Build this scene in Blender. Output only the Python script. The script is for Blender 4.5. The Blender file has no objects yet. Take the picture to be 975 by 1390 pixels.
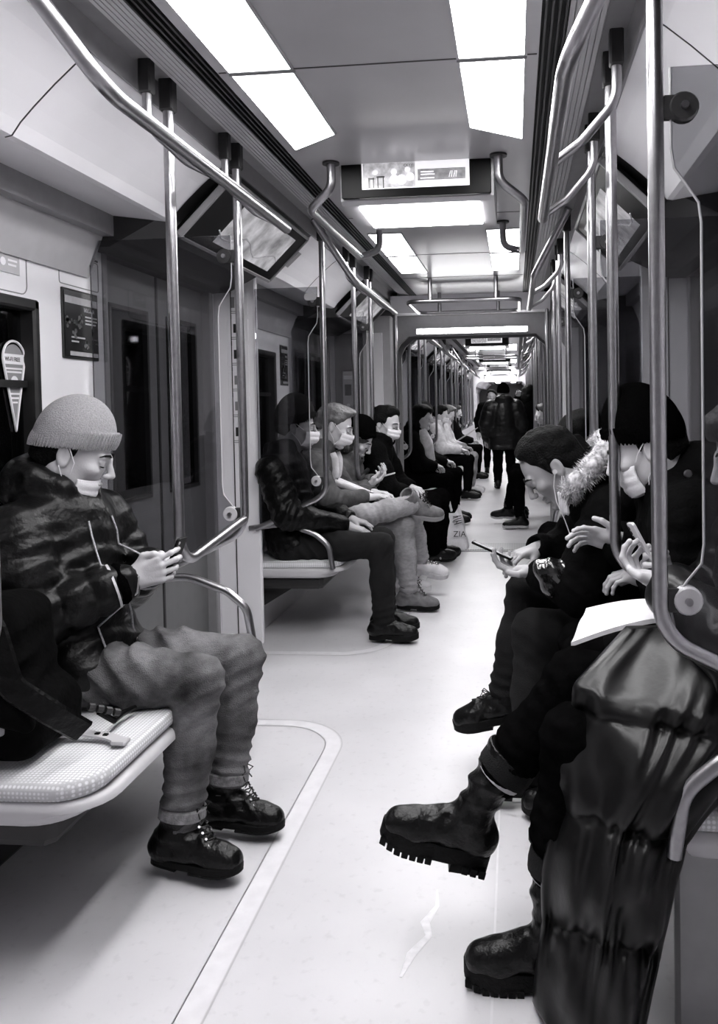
import bpy, math, random
import numpy as np
from mathutils import Vector, Matrix
from mathutils.bvhtree import BVHTree
R_ = random.Random(7)
D = bpy.data; SC = bpy.context.scene; COL = SC.collection
PI = math.pi
V = Vector

# ------------------------------------------------------------------ materials
MATS = {}
def mat(name, g, rough=.5, metal=0., nscale=30., namp=.0, bump=0., bscale=None, spec=.5, emit=0., coat=0., tint=(1.0, .985, 1.02)):
    """grey procedural material: value g varied by noise, optional noise bump"""
    if name in MATS: return MATS[name]
    m = D.materials.new(name); m.use_nodes = True; nt = m.node_tree; N = nt.nodes; L = nt.links
    b = N['Principled BSDF']
    tc = N.new('ShaderNodeTexCoord')
    nz = N.new('ShaderNodeTexNoise'); nz.inputs['Scale'].default_value = nscale; nz.inputs['Detail'].default_value = 4
    L.new(tc.outputs['Object'], nz.inputs['Vector'])
    rp = N.new('ShaderNodeValToRGB')
    lo, hi = g * (1 - namp), g * (1 + namp)
    rp.color_ramp.elements[0].position = .3; rp.color_ramp.elements[1].position = .7
    rp.color_ramp.elements[0].color = (lo * tint[0], lo * tint[1], lo * tint[2], 1)
    rp.color_ramp.elements[1].color = (hi * tint[0], hi * tint[1], hi * tint[2], 1)
    L.new(nz.outputs['Fac'], rp.inputs['Fac']); L.new(rp.outputs['Color'], b.inputs['Base Color'])
    b.inputs['Roughness'].default_value = rough; b.inputs['Metallic'].default_value = metal
    b.inputs['Specular IOR Level'].default_value = spec
    b.inputs['Coat Weight'].default_value = coat
    if emit:
        L.new(rp.outputs['Color'], b.inputs['Emission Color']); b.inputs['Emission Strength'].default_value = emit
    if bump:
        n2 = N.new('ShaderNodeTexNoise'); n2.inputs['Scale'].default_value = bscale or nscale; n2.inputs['Detail'].default_value = 5
        L.new(tc.outputs['Object'], n2.inputs['Vector'])
        bp = N.new('ShaderNodeBump'); bp.inputs['Strength'].default_value = bump; bp.inputs['Distance'].default_value = .01
        L.new(n2.outputs['Fac'], bp.inputs['Height']); L.new(bp.outputs['Normal'], b.inputs['Normal'])
    MATS[name] = m
    return m

def m_glass(name='screen_glass', tr=.62):
    if name in MATS: return MATS[name]
    m = D.materials.new(name); m.use_nodes = True; nt = m.node_tree; N = nt.nodes; L = nt.links
    N.remove(N['Principled BSDF']); out = N['Material Output']
    t = N.new('ShaderNodeBsdfTransparent'); t.inputs['Color'].default_value = (tr, tr, tr * 1.02, 1)
    g = N.new('ShaderNodeBsdfGlossy'); g.inputs['Roughness'].default_value = .03; g.inputs['Color'].default_value = (.9, .9, .92, 1)
    fr = N.new('ShaderNodeFresnel'); fr.inputs['IOR'].default_value = 1.45
    mx = N.new('ShaderNodeMixShader'); L.new(fr.outputs[0], mx.inputs[0]); L.new(t.outputs[0], mx.inputs[1]); L.new(g.outputs[0], mx.inputs[2])
    L.new(mx.outputs[0], out.inputs['Surface']); MATS[name] = m
    return m

def m_floor():
    m = mat('speckled_linoleum_floor', .64, rough=.32, nscale=2.2, namp=.07, bump=.02, bscale=160)
    nt = m.node_tree; N = nt.nodes; L = nt.links; b = N['Principled BSDF']
    old = b.inputs['Base Color'].links[0].from_socket
    tc = N.new('ShaderNodeTexCoord')
    n = N.new('ShaderNodeTexNoise'); n.inputs['Scale'].default_value = 34; n.inputs['Detail'].default_value = 8; L.new(tc.outputs['Object'], n.inputs['Vector'])
    r = N.new('ShaderNodeValToRGB'); r.color_ramp.elements[0].position = .28; r.color_ramp.elements[0].color = (.55, .55, .55, 1)
    r.color_ramp.elements[1].position = .42; r.color_ramp.elements[1].color = (1, 1, 1, 1); L.new(n.outputs['Fac'], r.inputs['Fac'])
    mx = N.new('ShaderNodeMix'); mx.data_type = 'RGBA'; mx.blend_type = 'MULTIPLY'; mx.inputs[0].default_value = .22
    L.new(old, mx.inputs[6]); L.new(r.outputs[0], mx.inputs[7]); L.new(mx.outputs[2], b.inputs['Base Color'])
    return m

def m_pattern(name, g0, g1, scale, rough=.8):
    """woven checker fabric / diamond decal pattern"""
    if name in MATS: return MATS[name]
    m = D.materials.new(name); m.use_nodes = True; nt = m.node_tree; N = nt.nodes; L = nt.links; b = N['Principled BSDF']
    tc = N.new('ShaderNodeTexCoord'); vo = N.new('ShaderNodeTexVoronoi'); vo.feature = 'F1'; vo.inputs['Scale'].default_value = scale; vo.inputs['Randomness'].default_value = .0
    L.new(tc.outputs['Object'], vo.inputs['Vector'])
    r = N.new('ShaderNodeValToRGB'); r.color_ramp.elements[0].position = .25; r.color_ramp.elements[0].color = (g0, g0, g0 * 1.03, 1)
    r.color_ramp.elements[1].position = .5; r.color_ramp.elements[1].color = (g1, g1, g1 * 1.03, 1)
    L.new(vo.outputs['Distance'], r.inputs['Fac']); L.new(r.outputs[0], b.inputs['Base Color']); b.inputs['Roughness'].default_value = rough
    bp = N.new('ShaderNodeBump'); bp.inputs['Strength'].default_value = .35; bp.inputs['Distance'].default_value = .003
    L.new(vo.outputs['Distance'], bp.inputs['Height']); L.new(bp.outputs['Normal'], b.inputs['Normal'])
    MATS[name] = m
    return m

def m_denim(name, g, worn):
    if name in MATS: return MATS[name]
    m = mat(name, g, rough=.85, nscale=7, namp=worn, bump=.5, bscale=300, spec=.2)
    nt = m.node_tree; N = nt.nodes; L = nt.links; b = N['Principled BSDF']; old = b.inputs['Base Color'].links[0].from_socket
    tc = N.new('ShaderNodeTexCoord'); mp = N.new('ShaderNodeMapping'); mp.inputs['Scale'].default_value = (40, 40, 90); mp.inputs['Rotation'].default_value = (.3, .5, 0)
    L.new(tc.outputs['Object'], mp.inputs['Vector'])
    n = N.new('ShaderNodeTexNoise'); n.inputs['Scale'].default_value = 1; n.inputs['Detail'].default_value = 3; L.new(mp.outputs[0], n.inputs['Vector'])
    r = N.new('ShaderNodeValToRGB'); r.color_ramp.elements[0].position = .35; r.color_ramp.elements[0].color = (.5, .5, .52, 1); r.color_ramp.elements[1].position = .6
    L.new(n.outputs['Fac'], r.inputs['Fac'])
    mx = N.new('ShaderNodeMix'); mx.data_type = 'RGBA'; mx.blend_type = 'MULTIPLY'; mx.inputs[0].default_value = .35
    L.new(old, mx.inputs[6]); L.new(r.outputs[0], mx.inputs[7]); L.new(mx.outputs[2], b.inputs['Base Color'])
    return m

LIGHT_E = 25.5
def m_light():
    if 'lamp_diffuser' in MATS: return MATS['lamp_diffuser']
    m = D.materials.new('lamp_diffuser'); m.use_nodes = True; b = m.node_tree.nodes['Principled BSDF']
    b.inputs['Base Color'].default_value = (.9, .9, .9, 1); b.inputs['Emission Color'].default_value = (1, .99, 1, 1); b.inputs['Emission Strength'].default_value = LIGHT_E
    MATS['lamp_diffuser'] = m
    return m

STEEL = mat('brushed_steel', .36, rough=.30, metal=1., nscale=60, namp=.08)
DSTEEL = mat('dark_socket_metal', .03, rough=.4, metal=.3, nscale=60, namp=.1)
WHITE = mat('white_wall_laminate', .86, rough=.32, nscale=3, namp=.03)
CEIL = mat('satin_ceiling_panel', .48, rough=.28, metal=.15, nscale=4, namp=.05)
FAIR = mat('white_fairing_plastic', .86, rough=.3, nscale=3, namp=.03)
GREY = m_pattern('grey_patterned_laminate', .12, .15, 9, .4)
DGREY = mat('dark_grey_trim', .025, rough=.4, nscale=20, namp=.1)
MGREY = mat('mid_grey_trim', .26, rough=.35, nscale=20, namp=.06)
LGREY = mat('light_grey_plastic', .5, rough=.35, nscale=15, namp=.04)
BLACK = mat('black_gloss_plastic', .004, rough=.35, nscale=20, namp=.1, spec=.12)
SLOT = mat('black_slot', .004, rough=.7, nscale=20, namp=.1)
GLASS = m_glass()
WGLASS = m_glass('window_glass', .35)

# ------------------------------------------------------------------ object helpers
def setp(o, label=None, cat=None, group=None, kind=None):
    if label: o['label'] = label
    if cat: o['category'] = cat
    if group: o['group'] = group
    if kind: o['kind'] = kind
    return o
def link(o, parent=None):
    COL.objects.link(o)
    if parent is not None:
        o.parent = parent; o.matrix_parent_inverse = Matrix.Translation(-V(parent.location)) if parent.get('_abs') is None else Matrix()
    return o
def thing(name, loc, label, cat, group=None):
    """an Empty at the thing's base; children keep world coordinates"""
    o = D.objects.new(name, None); o.empty_display_size = .1; o.location = loc; COL.objects.link(o)
    return setp(o, label, cat, group)
def mobj(name, verts, faces, m, parent=None, smooth=False, uv=None):
    me = D.meshes.new(name)
    me.from_pydata([tuple(map(float, v)) for v in verts], [], [tuple(map(int, f)) for f in faces])
    me.materials.append(m)
    if smooth: me.polygons.foreach_set('use_smooth', [True] * len(me.polygons))
    me.update()
    return link(D.objects.new(name, me), parent)
def npobj(name, vs, qs, m, parent=None):
    me = D.meshes.new(name); n = len(vs); q = len(qs)
    me.vertices.add(n); me.vertices.foreach_set('co', np.ascontiguousarray(vs, dtype=np.float32).ravel())
    me.loops.add(q * 4); me.loops.foreach_set('vertex_index', np.ascontiguousarray(qs, dtype=np.int32).ravel())
    me.polygons.add(q); me.polygons.foreach_set('loop_start', np.arange(0, q * 4, 4, dtype=np.int32))
    me.polygons.foreach_set('use_smooth', np.ones(q, dtype=bool))
    me.materials.append(m); me.update(calc_edges=True); me.validate()
    return link(D.objects.new(name, me), parent)
class MB:
    def __init__(s): s.v = []; s.f = []
    def add(s, v, f):
        n = len(s.v); s.v += [tuple(p) for p in v]; s.f += [tuple(i + n for i in q) for q in f]; return s
    def box(s, lo, hi, bev=0.):
        (x0, y0, z0), (x1, y1, z1) = lo, hi
        x0, x1 = min(x0, x1), max(x0, x1); y0, y1 = min(y0, y1), max(y0, y1); z0, z1 = min(z0, z1), max(z0, z1)
        b = min(bev, (x1 - x0) * .49, (y1 - y0) * .49, (z1 - z0) * .49)
        if b <= 0:
            v = [(x, y, z) for z in (z0, z1) for (x, y) in ((x0, y0), (x1, y0), (x1, y1), (x0, y1))]
            return s.add(v, [(3, 2, 1, 0), (4, 5, 6, 7), (0, 1, 5, 4), (1, 2, 6, 5), (2, 3, 7, 6), (3, 0, 4, 7)])
        def ring(z, i): return [(x0 + i + b * 0, y0 + b + i, z), (x0 + b + i, y0 + i, z), (x1 - b - i, y0 + i, z), (x1 - i, y0 + b + i, z), (x1 - i, y1 - b - i, z), (x1 - b - i, y1 - i, z), (x0 + b + i, y1 - i, z), (x0 + i, y1 - b - i, z)]
        rs = [ring(z0, b * .6), ring(z0 + b, 0), ring(z1 - b, 0), ring(z1, b * .6)]
        v = sum(rs, []); f = [tuple(range(7, -1, -1)), tuple(range(24, 32))]
        for k in range(3):
            for i in range(8): j = (i + 1) % 8; f.append((k * 8 + i, k * 8 + j, k * 8 + 8 + j, k * 8 + 8 + i))
        return s.add(v, f)
    def obox(s, c, ax, half, bev=0.):
        """oriented box: centre, 3 axis vectors, half sizes"""
        t = MB().box([-h for h in half], half, bev); A = [V(a).normalized() for a in ax]
        return s.add([V(c) + A[0] * p[0] + A[1] * p[1] + A[2] * p[2] for p in t.v], t.f)
    def tube(s, pts, r, n=14, caps=True):
        pts = [V(p) for p in pts]; rr = r if isinstance(r, (list, tuple)) else [r] * len(pts)
        up = None; rings = []
        for i, p in enumerate(pts):
            a = pts[max(0, i - 1)]; b = pts[min(len(pts) - 1, i + 1)]; t = (b - a).normalized()
            if up is None:
                up = t.orthogonal().normalized()
            else:
                up = (up - t * up.dot(t)).normalized()
            w = t.cross(up)
            rings.append([p + (up * math.cos(2 * PI * k / n) + w * math.sin(2 * PI * k / n)) * rr[i] for k in range(n)])
        v = sum(rings, []); f = []
        for i in range(len(pts) - 1):
            for k in range(n): j = (k + 1) % n; f.append((i * n + k, i * n + j, (i + 1) * n + j, (i + 1) * n + k))
        if caps: f += [tuple(range(n - 1, -1, -1)), tuple(range((len(pts) - 1) * n, len(pts) * n))]
        return s.add(v, f)
    def prism(s, poly, axis, t0, t1):
        """poly of 2D pts extruded along axis ('X': pts=(y,z); 'Y': (x,z); 'Z': (x,y))"""
        def P(p, t): return (t, p[0], p[1]) if axis == 'X' else (p[0], t, p[1]) if axis == 'Y' else (p[0], p[1], t)
        n = len(poly); v = [P(p, t0) for p in poly] + [P(p, t1) for p in poly]
        f = [tuple(range(n - 1, -1, -1)), tuple(range(n, 2 * n))] + [(i, (i + 1) % n, n + (i + 1) % n, n + i) for i in range(n)]
        return s.add(v, f)
    def slab(s, out, fn, t0, t1, r, k=4):
        """rounded-edge slab: outline out (2D) between heights t0,t1; fn(x,y,t)->3D"""
        n = len(out); cx = sum(p[0] for p in out) / n; cy = sum(p[1] for p in out) / n
        nr = []
        for i in range(n):
            a = V(out[i - 1]); b = V(out[(i + 1) % n]); d = (b - a); q = V((d.y, -d.x))
            if q.length > 0: q.normalize()
            if q.dot(V((cx, cy)) - V(out[i])) < 0: q = -q
            nr.append(q)
        lv = [(t0 + r - r * math.cos(PI / 2 * i / k), r - r * math.sin(PI / 2 * i / k)) for i in range(k + 1)] + [(t1 - r + r * math.sin(PI / 2 * i / k), r - r * math.cos(PI / 2 * i / k)) for i in range(k + 1)]
        v = [];
        for t, ins in lv: v += [fn(p[0] + nr[i].x * ins, p[1] + nr[i].y * ins, t) for i, p in enumerate(out)]
        f = []
        for L_ in range(len(lv) - 1):
            for i in range(n): j = (i + 1) % n; f.append((L_ * n + i, L_ * n + j, (L_ + 1) * n + j, (L_ + 1) * n + i))
        f += [tuple(range(n - 1, -1, -1)), tuple(range((len(lv) - 1) * n, len(lv) * n))]
        return s.add(v, f)
    def build(s, name, m, parent=None, smooth=False):
        o = mobj(name, s.v, s.f, m, parent, smooth)
        if smooth: o.data.set_sharp_from_angle(angle=math.radians(38))
        return o
def fillet(pts, r, k=7):
    pts = [V(p) for p in pts]; out = [pts[0]]
    for i in range(1, len(pts) - 1):
        a, b, c = pts[i - 1], pts[i], pts[i + 1]; u = (a - b).normalized(); w = (c - b).normalized()
        ang = u.angle(w); rr = r[i - 1] if isinstance(r, (list, tuple)) else r
        if ang > 3.1 or rr <= 0: out.append(b); continue
        d = min(rr / math.tan(ang / 2), (a - b).length * .49, (c - b).length * .49); R = d * math.tan(ang / 2)
        cen = b + (u + w).normalized() * (R / math.sin(ang / 2)); p0 = b + u * d; p1 = b + w * d
        v0 = p0 - cen; v1 = p1 - cen; th = v0.angle(v1); ax = v0.cross(v1).normalized()
        for j in range(k + 1): out.append(cen + Matrix.Rotation(th * j / k, 3, ax) @ v0)
    out.append(pts[-1]); return out
def rrect(x0, y0, x1, y1, r, k=6):
    o = []
    for cx, cy, a in ((x1 - r, y1 - r, 0), (x0 + r, y1 - r, 90), (x0 + r, y0 + r, 180), (x1 - r, y0 + r, 270)):
        o += [(cx + r * math.cos(math.radians(a + 90 * i / k)), cy + r * math.sin(math.radians(a + 90 * i / k))) for i in range(k + 1)]
    return o
def text(s, size, loc, rx, m, parent, name='lettering', align='LEFT', ext=.0006, sx=1.):
    """lettering lying flat; rx = 3x3 matrix whose columns are reading direction, up and outward normal"""
    c = D.curves.new(name, 'FONT'); c.body = s; c.size = size; c.extrude = ext; c.align_x = align
    c.materials.append(m); o = D.objects.new(name, c); COL.objects.link(o)
    M = Matrix.Identity(4)
    for i, a in enumerate(rx):
        a = V(a).normalized() * (sx if i == 0 else 1)
        for j in range(3): M[j][i] = a[j]
    M.translation = V(loc)
    bpy.context.view_layer.update(); me = D.meshes.new_from_object(o.evaluated_get(bpy.context.evaluated_depsgraph_get()))
    D.objects.remove(o); me.transform(M); me.name = name
    if not me.materials: me.materials.append(m)
    return link(D.objects.new(name, me), parent)

# ------------------------------------------------------------------ train layout
CX = -.38
def X(s, a): return CX + s * a
YEND = 7.25; Y2 = 7.65; Y3 = 38.
BAYS = [(1.656, 2.386, 2.99), (4.335, 5.2, 5.812)]           # first car: start, middle and end pole of each bench
BAYS2 = [(7.95 + 2.68 * i, 8.80 + 2.68 * i, 9.38 + 2.68 * i) for i in range(5)]
SIDE = {-1: 'left', 1: 'right'}
PROF = [(.458, 2.30), (.525, 2.305), (.63, 2.32), (.645, 2.345), (.70, 2.345), (.71, 2.28)]
FAIRP = [(.715, 2.28), (.76, 2.25), (.82, 2.20), (.88, 2.145), (.92, 2.105), (.935, 2.085), (.945, 2.072), (.965, 2.068), (1.18, 2.10)]

def strip(name, prof, s, y0, y1, m, th=.01, up=True, parent=None, kind='structure'):
    """profile polyline (a,z) with thickness, extruded along the train"""
    n = len(prof); nr = []
    for i in range(n):
        a = V(prof[max(0, i - 1)]); b = V(prof[min(n - 1, i + 1)]); d = (b - a).normalized(); q = V((-d.y, d.x))
        if (q.y < 0) and up: q = -q
        nr.append(q)
    poly = [(X(s, p[0]), p[1]) for p in prof] + [(X(s, prof[i][0] + nr[i].x * th), prof[i][1] + nr[i].y * th) for i in range(n - 1, -1, -1)]
    o = MB().prism(poly, 'Y', y0, y1).build(name, m, parent)
    if kind: o['kind'] = kind
    return o
def struct(o): o['kind'] = 'structure'; return o

# floor with inlay lines
struct(MB().box((-1.9, -1.2, -.05), (1.15, Y3, 0)).build('floor', m_floor()))
INL = mat('floor_inlay_grey', .74, rough=.35, nscale=20, namp=.05)
INW = mat('floor_inlay_edge', .50, rough=.3, nscale=20, namp=.05)
n_trim = [0]
def trim(mb, m, smooth=False):
    n_trim[0] += 1
    return struct(mb.build('trim_%d' % n_trim[0], m, None, smooth))
def floor_band(pts, w, m, r):
    p = fillet([V((a, b, 0)) for a, b in pts], r, 14); v = []; f = []
    for i, q in enumerate(p):
        t = (p[min(len(p) - 1, i + 1)] - p[max(0, i - 1)]).normalized(); nn = V((-t.y, t.x, 0)) * w / 2
        v += [(q + nn) + V((0, 0, .0012)), (q - nn) + V((0, 0, .0012))]
        if i: f.append((2 * i - 2, 2 * i - 1, 2 * i + 1, 2 * i))
    trim(MB().add(v, f), m)
for y0, y1 in ((.2, 3.25), (4.2, 6.95)):
    floor_band([(-1.6, y1), (-.73, y1), (-.73, y0), (-1.6, y0)], .06, INL, .25)
    floor_band([(-1.6, y1 - .03), (-.76, y1 - .03), (-.76, y0 + .03), (-1.6, y0 + .03)], .005, INW, .22)
    floor_band([(-1.6, y1 + .035), (-.695, y1 + .035), (-.695, y0 - .035), (-1.6, y0 - .035)], .005, INW, .28)
floor_band([(-.07, .2), (-.07, 2.64), (.6, 2.64)], .006, INL, .02)
# threshold plates of the gangway
THR = m_pattern('ribbed_threshold_metal', .25, .5, 45, .35)
trim(MB().box((-1.1, 7.27, 0), (.34, 7.62, .008)), THR)
trim(MB().box((-1.1, 7.20, 0), (.34, 7.225, .006)), MGREY)

# ceilings
def ceiling(y0, y1):
    struct(MB().box((X(-1, .46), y0, 2.30), (X(1, .46), y1, 2.33)).build('ceiling', CEIL))
    for s in (-1, 1):
        strip('ceiling_groove', [(.458, 2.312), (.53, 2.317)], s, y0, y1, SLOT, .01)
        m = MB()
        for k in range(4):
            a = .468 + k * .017; m.box((X(s, a), y0, 2.298), (X(s, a + .006), y1, 2.314))
        trim(m, DGREY)
        m = MB()
        for k in range(6):
            a = .53 + k * .0165; z = 2.305 + k * .0025; m.prism([(X(s, a), z), (X(s, a + .013), z + .002), (X(s, a + .0165), z + .008), (X(s, a + .0165), z + .02), (X(s, a), z + .02)], 'Y', y0, y1)
        trim(m, LGREY)
        strip('ceiling_recess', [(.63, 2.345), (.70, 2.345), (.712, 2.275)], s, y0, y1, MGREY, .01)
ceiling(-1.2, YEND); ceiling(Y2, Y3)
# cross seams of ceiling panels
for y in (.9, 2.25, 4.05, 5.09, 6.0): trim(MB().box((X(-1, .455), y - .003, 2.2985), (X(1, .455), y + .003, 2.302)), DGREY)

# walls: pieces around windows and door openings
WA = 1.30
def wall_side(s, nm, bays, ya, yb):
    mw = MB(); x0, x1 = X(s, WA), X(s, WA + .05)
    def w(y0, y1, z0, z1, xx0=None):
        mw.box((xx0 if xx0 is not None else x0, y0, z0), (x1 + s * .05, y1, z1))
    prev = ya
    for (a, b, c) in bays:
        wy0, wy1 = a + .22, c - .30
        d0 = c + .14                                             # door opening begins
        # wall of the bench bay
        w(prev, wy0, 0, 2.12); w(wy1, d0, 0, 2.12); w(wy0, wy1, 0, .93); w(wy0, wy1, 1.70, 2.12)
        prev = a + 2.68 if a > 7.6 or c < 4 else yb
        if prev > yb: prev = yb
    w(prev, yb, 0, 2.12)
    o = struct(mw.build(nm, WHITE)); return o
for s in (-1, 1):
    wall_side(s, 'wall_' + SIDE[s], BAYS, -1.2, YEND)
    wall_side(s, 'wall_' + SIDE[s] + '_far', BAYS2, Y2, 22.)
    struct(MB().box((X(s, WA), 22.0, 0), (X(s, WA + .05), Y3, 2.12)).build('wall_' + SIDE[s] + '_end', WHITE))
nwin = [0]; ndoor = [0]
RUB = mat('black_window_rubber', .01, rough=.5, nscale=30, namp=.2)
NIGHT = mat('tunnel_dark', .01, rough=.6, nscale=2, namp=.9)
def window(s, y0, y1):
    nwin[0] += 1
    xo = X(s, WA + .07); xi = X(s, WA - .004)
    m = MB()
    for lo, hi in (((xo, y0, .90), (xi, y0 + .035, 1.73)), ((xo, y1 - .035, .90), (xi, y1, 1.73)), ((xo, y0, 1.69), (xi, y1, 1.73)), ((xo, y0, .90), (xi, y1, .94))): m.box(lo, hi, .008)
    m.box((X(s, WA + .06), y0, 1.42), (X(s, WA + .03), y1, 1.445))
    o = struct(m.build('window_%d' % nwin[0], RUB))
    MB().box((X(s, WA + .05), y0, .93), (X(s, WA + .056), y1, 1.70)).build('pane', WGLASS, o)
def door(s, y0, y1):
    ndoor[0] += 1
    xo = X(s, WA + .10)
    o = MB()
    # posts and header
    o.box((X(s, WA - .004), y0, 0), (xo, y0 + .045, 2.02), .006); o.box((X(s, WA - .004), y1 - .045, 0), (xo, y1, 2.02), .006)
    o.box((X(s, WA - .02), y0, 1.98), (xo + s * .05, y1, 2.12))
    d = struct(o.build('door_%d' % ndoor[0], MGREY))
    ym = (y0 + y1) / 2
    for ya, yb in ((y0 + .045, ym - .012), (ym + .012, y1 - .045)):
        lf = MB(); t0, t1 = X(s, WA + .05), X(s, WA + .09)
        wz0, wz1 = .92, 1.80; wa, wb = ya + .09, yb - .09
        lf.box((t0, ya, 0), (t1, wa, 1.98)); lf.box((t0, wb, 0), (t1, yb, 1.98)); lf.box((t0, wa, 0), (t1, wb, wz0)); lf.box((t0, wa, wz1), (t1, wb, 1.98))
        l = lf.build('door_leaf', GREY, d)
        MB().slab(rrect(wa - .02, wz0 - .02, wb + .02, wz1 + .02, .05), lambda p, q, t: (X(s, WA + .045) + t, p, q), -.002, .004, .001, 2).build('window_gasket', RUB, l) if False else None
        MB().box((X(s, WA + .065), wa - .01, wz0 - .01), (X(s, WA + .072), wb + .01, wz1 + .01)).build('pane', WGLASS, l)
        g = MB(); e = .018
        for lo, hi in (((0, wa, wz0), (1, wa + e, wz1)), ((0, wb - e, wz0), (1, wb, wz1)), ((0, wa, wz0), (1, wb, wz0 + e)), ((0, wa, wz1 - e), (1, wb, wz1))):
            g.box((X(s, WA + .042), lo[1], lo[2]), (X(s, WA + .075), hi[1], hi[2]))
        g.build('window_gasket', RUB, l)
    MB().box((X(s, WA + .045), ym - .012, 0), (X(s, WA + .085), ym + .012, 1.98), .004).build('rubber_seal', RUB, d)
for s in (-1, 1):
    for bays in (BAYS, BAYS2):
        for i, (a, b, c) in enumerate(bays):
            window(s, a + .22, c - .30)
            de = a + 2.68 - .0 if (bays is BAYS2 or i == 0) else 7.12
            door(s, c + .14, de)
    # dark tunnel wall seen through the windows
    struct(MB().box((X(s, WA + .55), -1.2, -.3), (X(s, WA + .6), Y3, 2.6)).build('wall_tunnel_' + SIDE[s], NIGHT))
    # ribs of the tunnel
    m = MB()
    for k in range(30): m.box((X(s, WA + .46), 1.2 + k * .75, -.3), (X(s, WA + .55), 1.32 + k * .75, 2.6))
    trim(m, MGREY)
struct(MB().box((-1.9, Y3, 0), (1.15, Y3 + .05, 2.4)).build('wall_far', DGREY))
struct(MB().box((-1.9, -1.25, 0), (1.15, -1.2, 2.4)).build('wall_back', LGREY))

# fairings above benches, black display housings above doors
for s in (-1, 1):
    runs = [(-1.2, .3)] + [(a - .02, c + .02) for a, b, c in BAYS] + [(a - .02, c + .02) for a, b, c in BAYS2] + [(22, Y3)]
    for (y0, y1) in runs:
        strip('ceiling_fairing', FAIRP, s, y0, y1, FAIR, .012)
        for yy in (y0, y1 - .01):      # closed ends
            MBe = MB().prism([(X(s, p[0]), p[1]) for p in FAIRP] + [(X(s, 1.18), 2.28)], 'Y', yy, yy + .01); trim(MBe, FAIR)
        trim(MB().box((X(s, 1.18), y0, 2.02), (X(s, 1.25), y1, 2.10)), MGREY)
        trim(MB().prism([(X(s, 1.22), 2.035), (X(s, WA + .01), 2.035), (X(s, WA + .01), 1.86), (X(s, WA - .012), 1.86)], 'Y', y0 + .05, y1), LGREY)
    ym = 2.05
    for y in (2.02, 5.0, 8.6): strip('ceiling_fairing_seam', [(p[0] - .0012, p[1] - .0012) for p in FAIRP[:8]], s, y, y + .004, DGREY, .002)
DOORS = [(.3, 1.636, 0), (3.01, 4.315, 1), (5.83, 7.10, 1)] + [(BAYS2[i][2] + .02, BAYS2[i][0] + 2.66, 1) for i in range(5)]
ads = {-1: ['first', 'second', 'third', 'fourth', 'fifth', 'sixth', 'seventh'], 1: ['first', 'second', 'third', 'fourth', 'fifth', 'sixth', 'seventh']}
SCR = mat('lit_display_picture', .42, rough=.15, nscale=9, namp=.55, emit=.55)
ORD = ['first', 'second', 'third', 'fourth', 'fifth', 'sixth', 'seventh', 'eighth', 'ninth', 'tenth', 'eleventh', 'twelfth', 'thirteenth', 'fourteenth', 'fifteenth', 'sixteenth', 'seventeenth', 'eighteenth', 'nineteenth', 'twentieth', 'twenty-first', 'twenty-second', 'twenty-third', 'twenty-fourth']
for s in (-1, 1):
    k = 0
    for (y0, y1, vis) in DOORS:
        # black recess above the door
        trim(MB().prism([(X(s, .72), 2.28), (X(s, 1.22), 2.28), (X(s, 1.36), 2.12), (X(s, 1.36), 1.98), (X(s, 1.2), 1.98), (X(s, .97), 2.095)], 'Y', y0, y1), DGREY)
        if not vis: continue
        p0, p1 = V((X(s, .735), 0, 2.262)), V((X(s, .955), 0, 2.045)); d = (p1 - p0).normalized(); nrm = V((-s * abs(d.z), 0, -abs(d.x))).normalized(); yv = V((0, 1, 0))
        ya, yb = y0 + .04, y1 - .12; cen = (p0 + p1) / 2 + V((0, (ya + yb) / 2, 0)) + nrm * .02; hl = (p1 - p0).length / 2
        t = thing('information_display', (cen.x, cen.y, 2.0), 'wide black framed display panel tilted above the %s door on the %s side' % (ORD[k], SIDE[s]), 'display', 'displays above the doors')
        MB().obox(cen, (yv, d, nrm), ((yb - ya) / 2, hl, .02), .012).build('housing', BLACK, t)
        fr = MB(); hw = (yb - ya) / 2
        for c_, h_ in (((0, -hl), (hw, .008)), ((0, hl), (hw, .008)), ((-hw, 0), (.008, hl)), ((hw, 0), (.008, hl))):
            fr.obox(cen + yv * c_[0] + d * c_[1] + nrm * .012, (yv, d, nrm), (h_[0], h_[1], .014), .004)
        fr.build('bezel', MGREY, t)
        sc_ = MB().obox(cen + nrm * .021 + yv * .06, (yv, d, nrm), (hw - .2, hl - .045, .002)).build('screen', SCR, t)
        wv = [cen + nrm * .025 + yv * (-.35 + .07 * j) + d * (.05 + .03 * math.sin(j * 1.1)) for j in range(12)]
        MB().tube(wv, .004, 6).build('wavy_line', WHITE, sc_)  # white wavy line laid across the screen
        k += 1

# ------------------------------------------------------------------ ceiling lights
def quad_light(t, pts, z, m=None):
    """flat diffuser, polygon pts (x,y) at height z facing down"""
    return MB().prism(pts, 'Z', z - .004, z + .01).build('diffuser', m_light(), t)
def light_panel(s, y0, y1, cut, label, group='ceiling light panels'):
    ao, ai = X(s, .424), X(s, .236); c = (ao + ai) / 2
    t = thing('ceiling_light', (c, (y0 + y1) / 2, 2.298), label, 'light', group)
    pts = [(ao, y0), (ai, y0), (ai, y1 - cut[0]), (ao, y1 - cut[1])]
    quad_light(t, pts, 2.298)
    e = .008; sg = 1 if ao > ai else -1
    fr = MB()
    for (p, q) in zip(pts, pts[1:] + pts[:1]):
        p, q = V((*p, 2.297)), V((*q, 2.297)); dd = (q - p).normalized(); fr.obox((p + q) / 2, (dd, V((0, 0, 1)), dd.cross(V((0, 0, 1)))), ((q - p).length / 2, .004, .004))
    fr.build('frame', CEIL, t)
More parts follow.
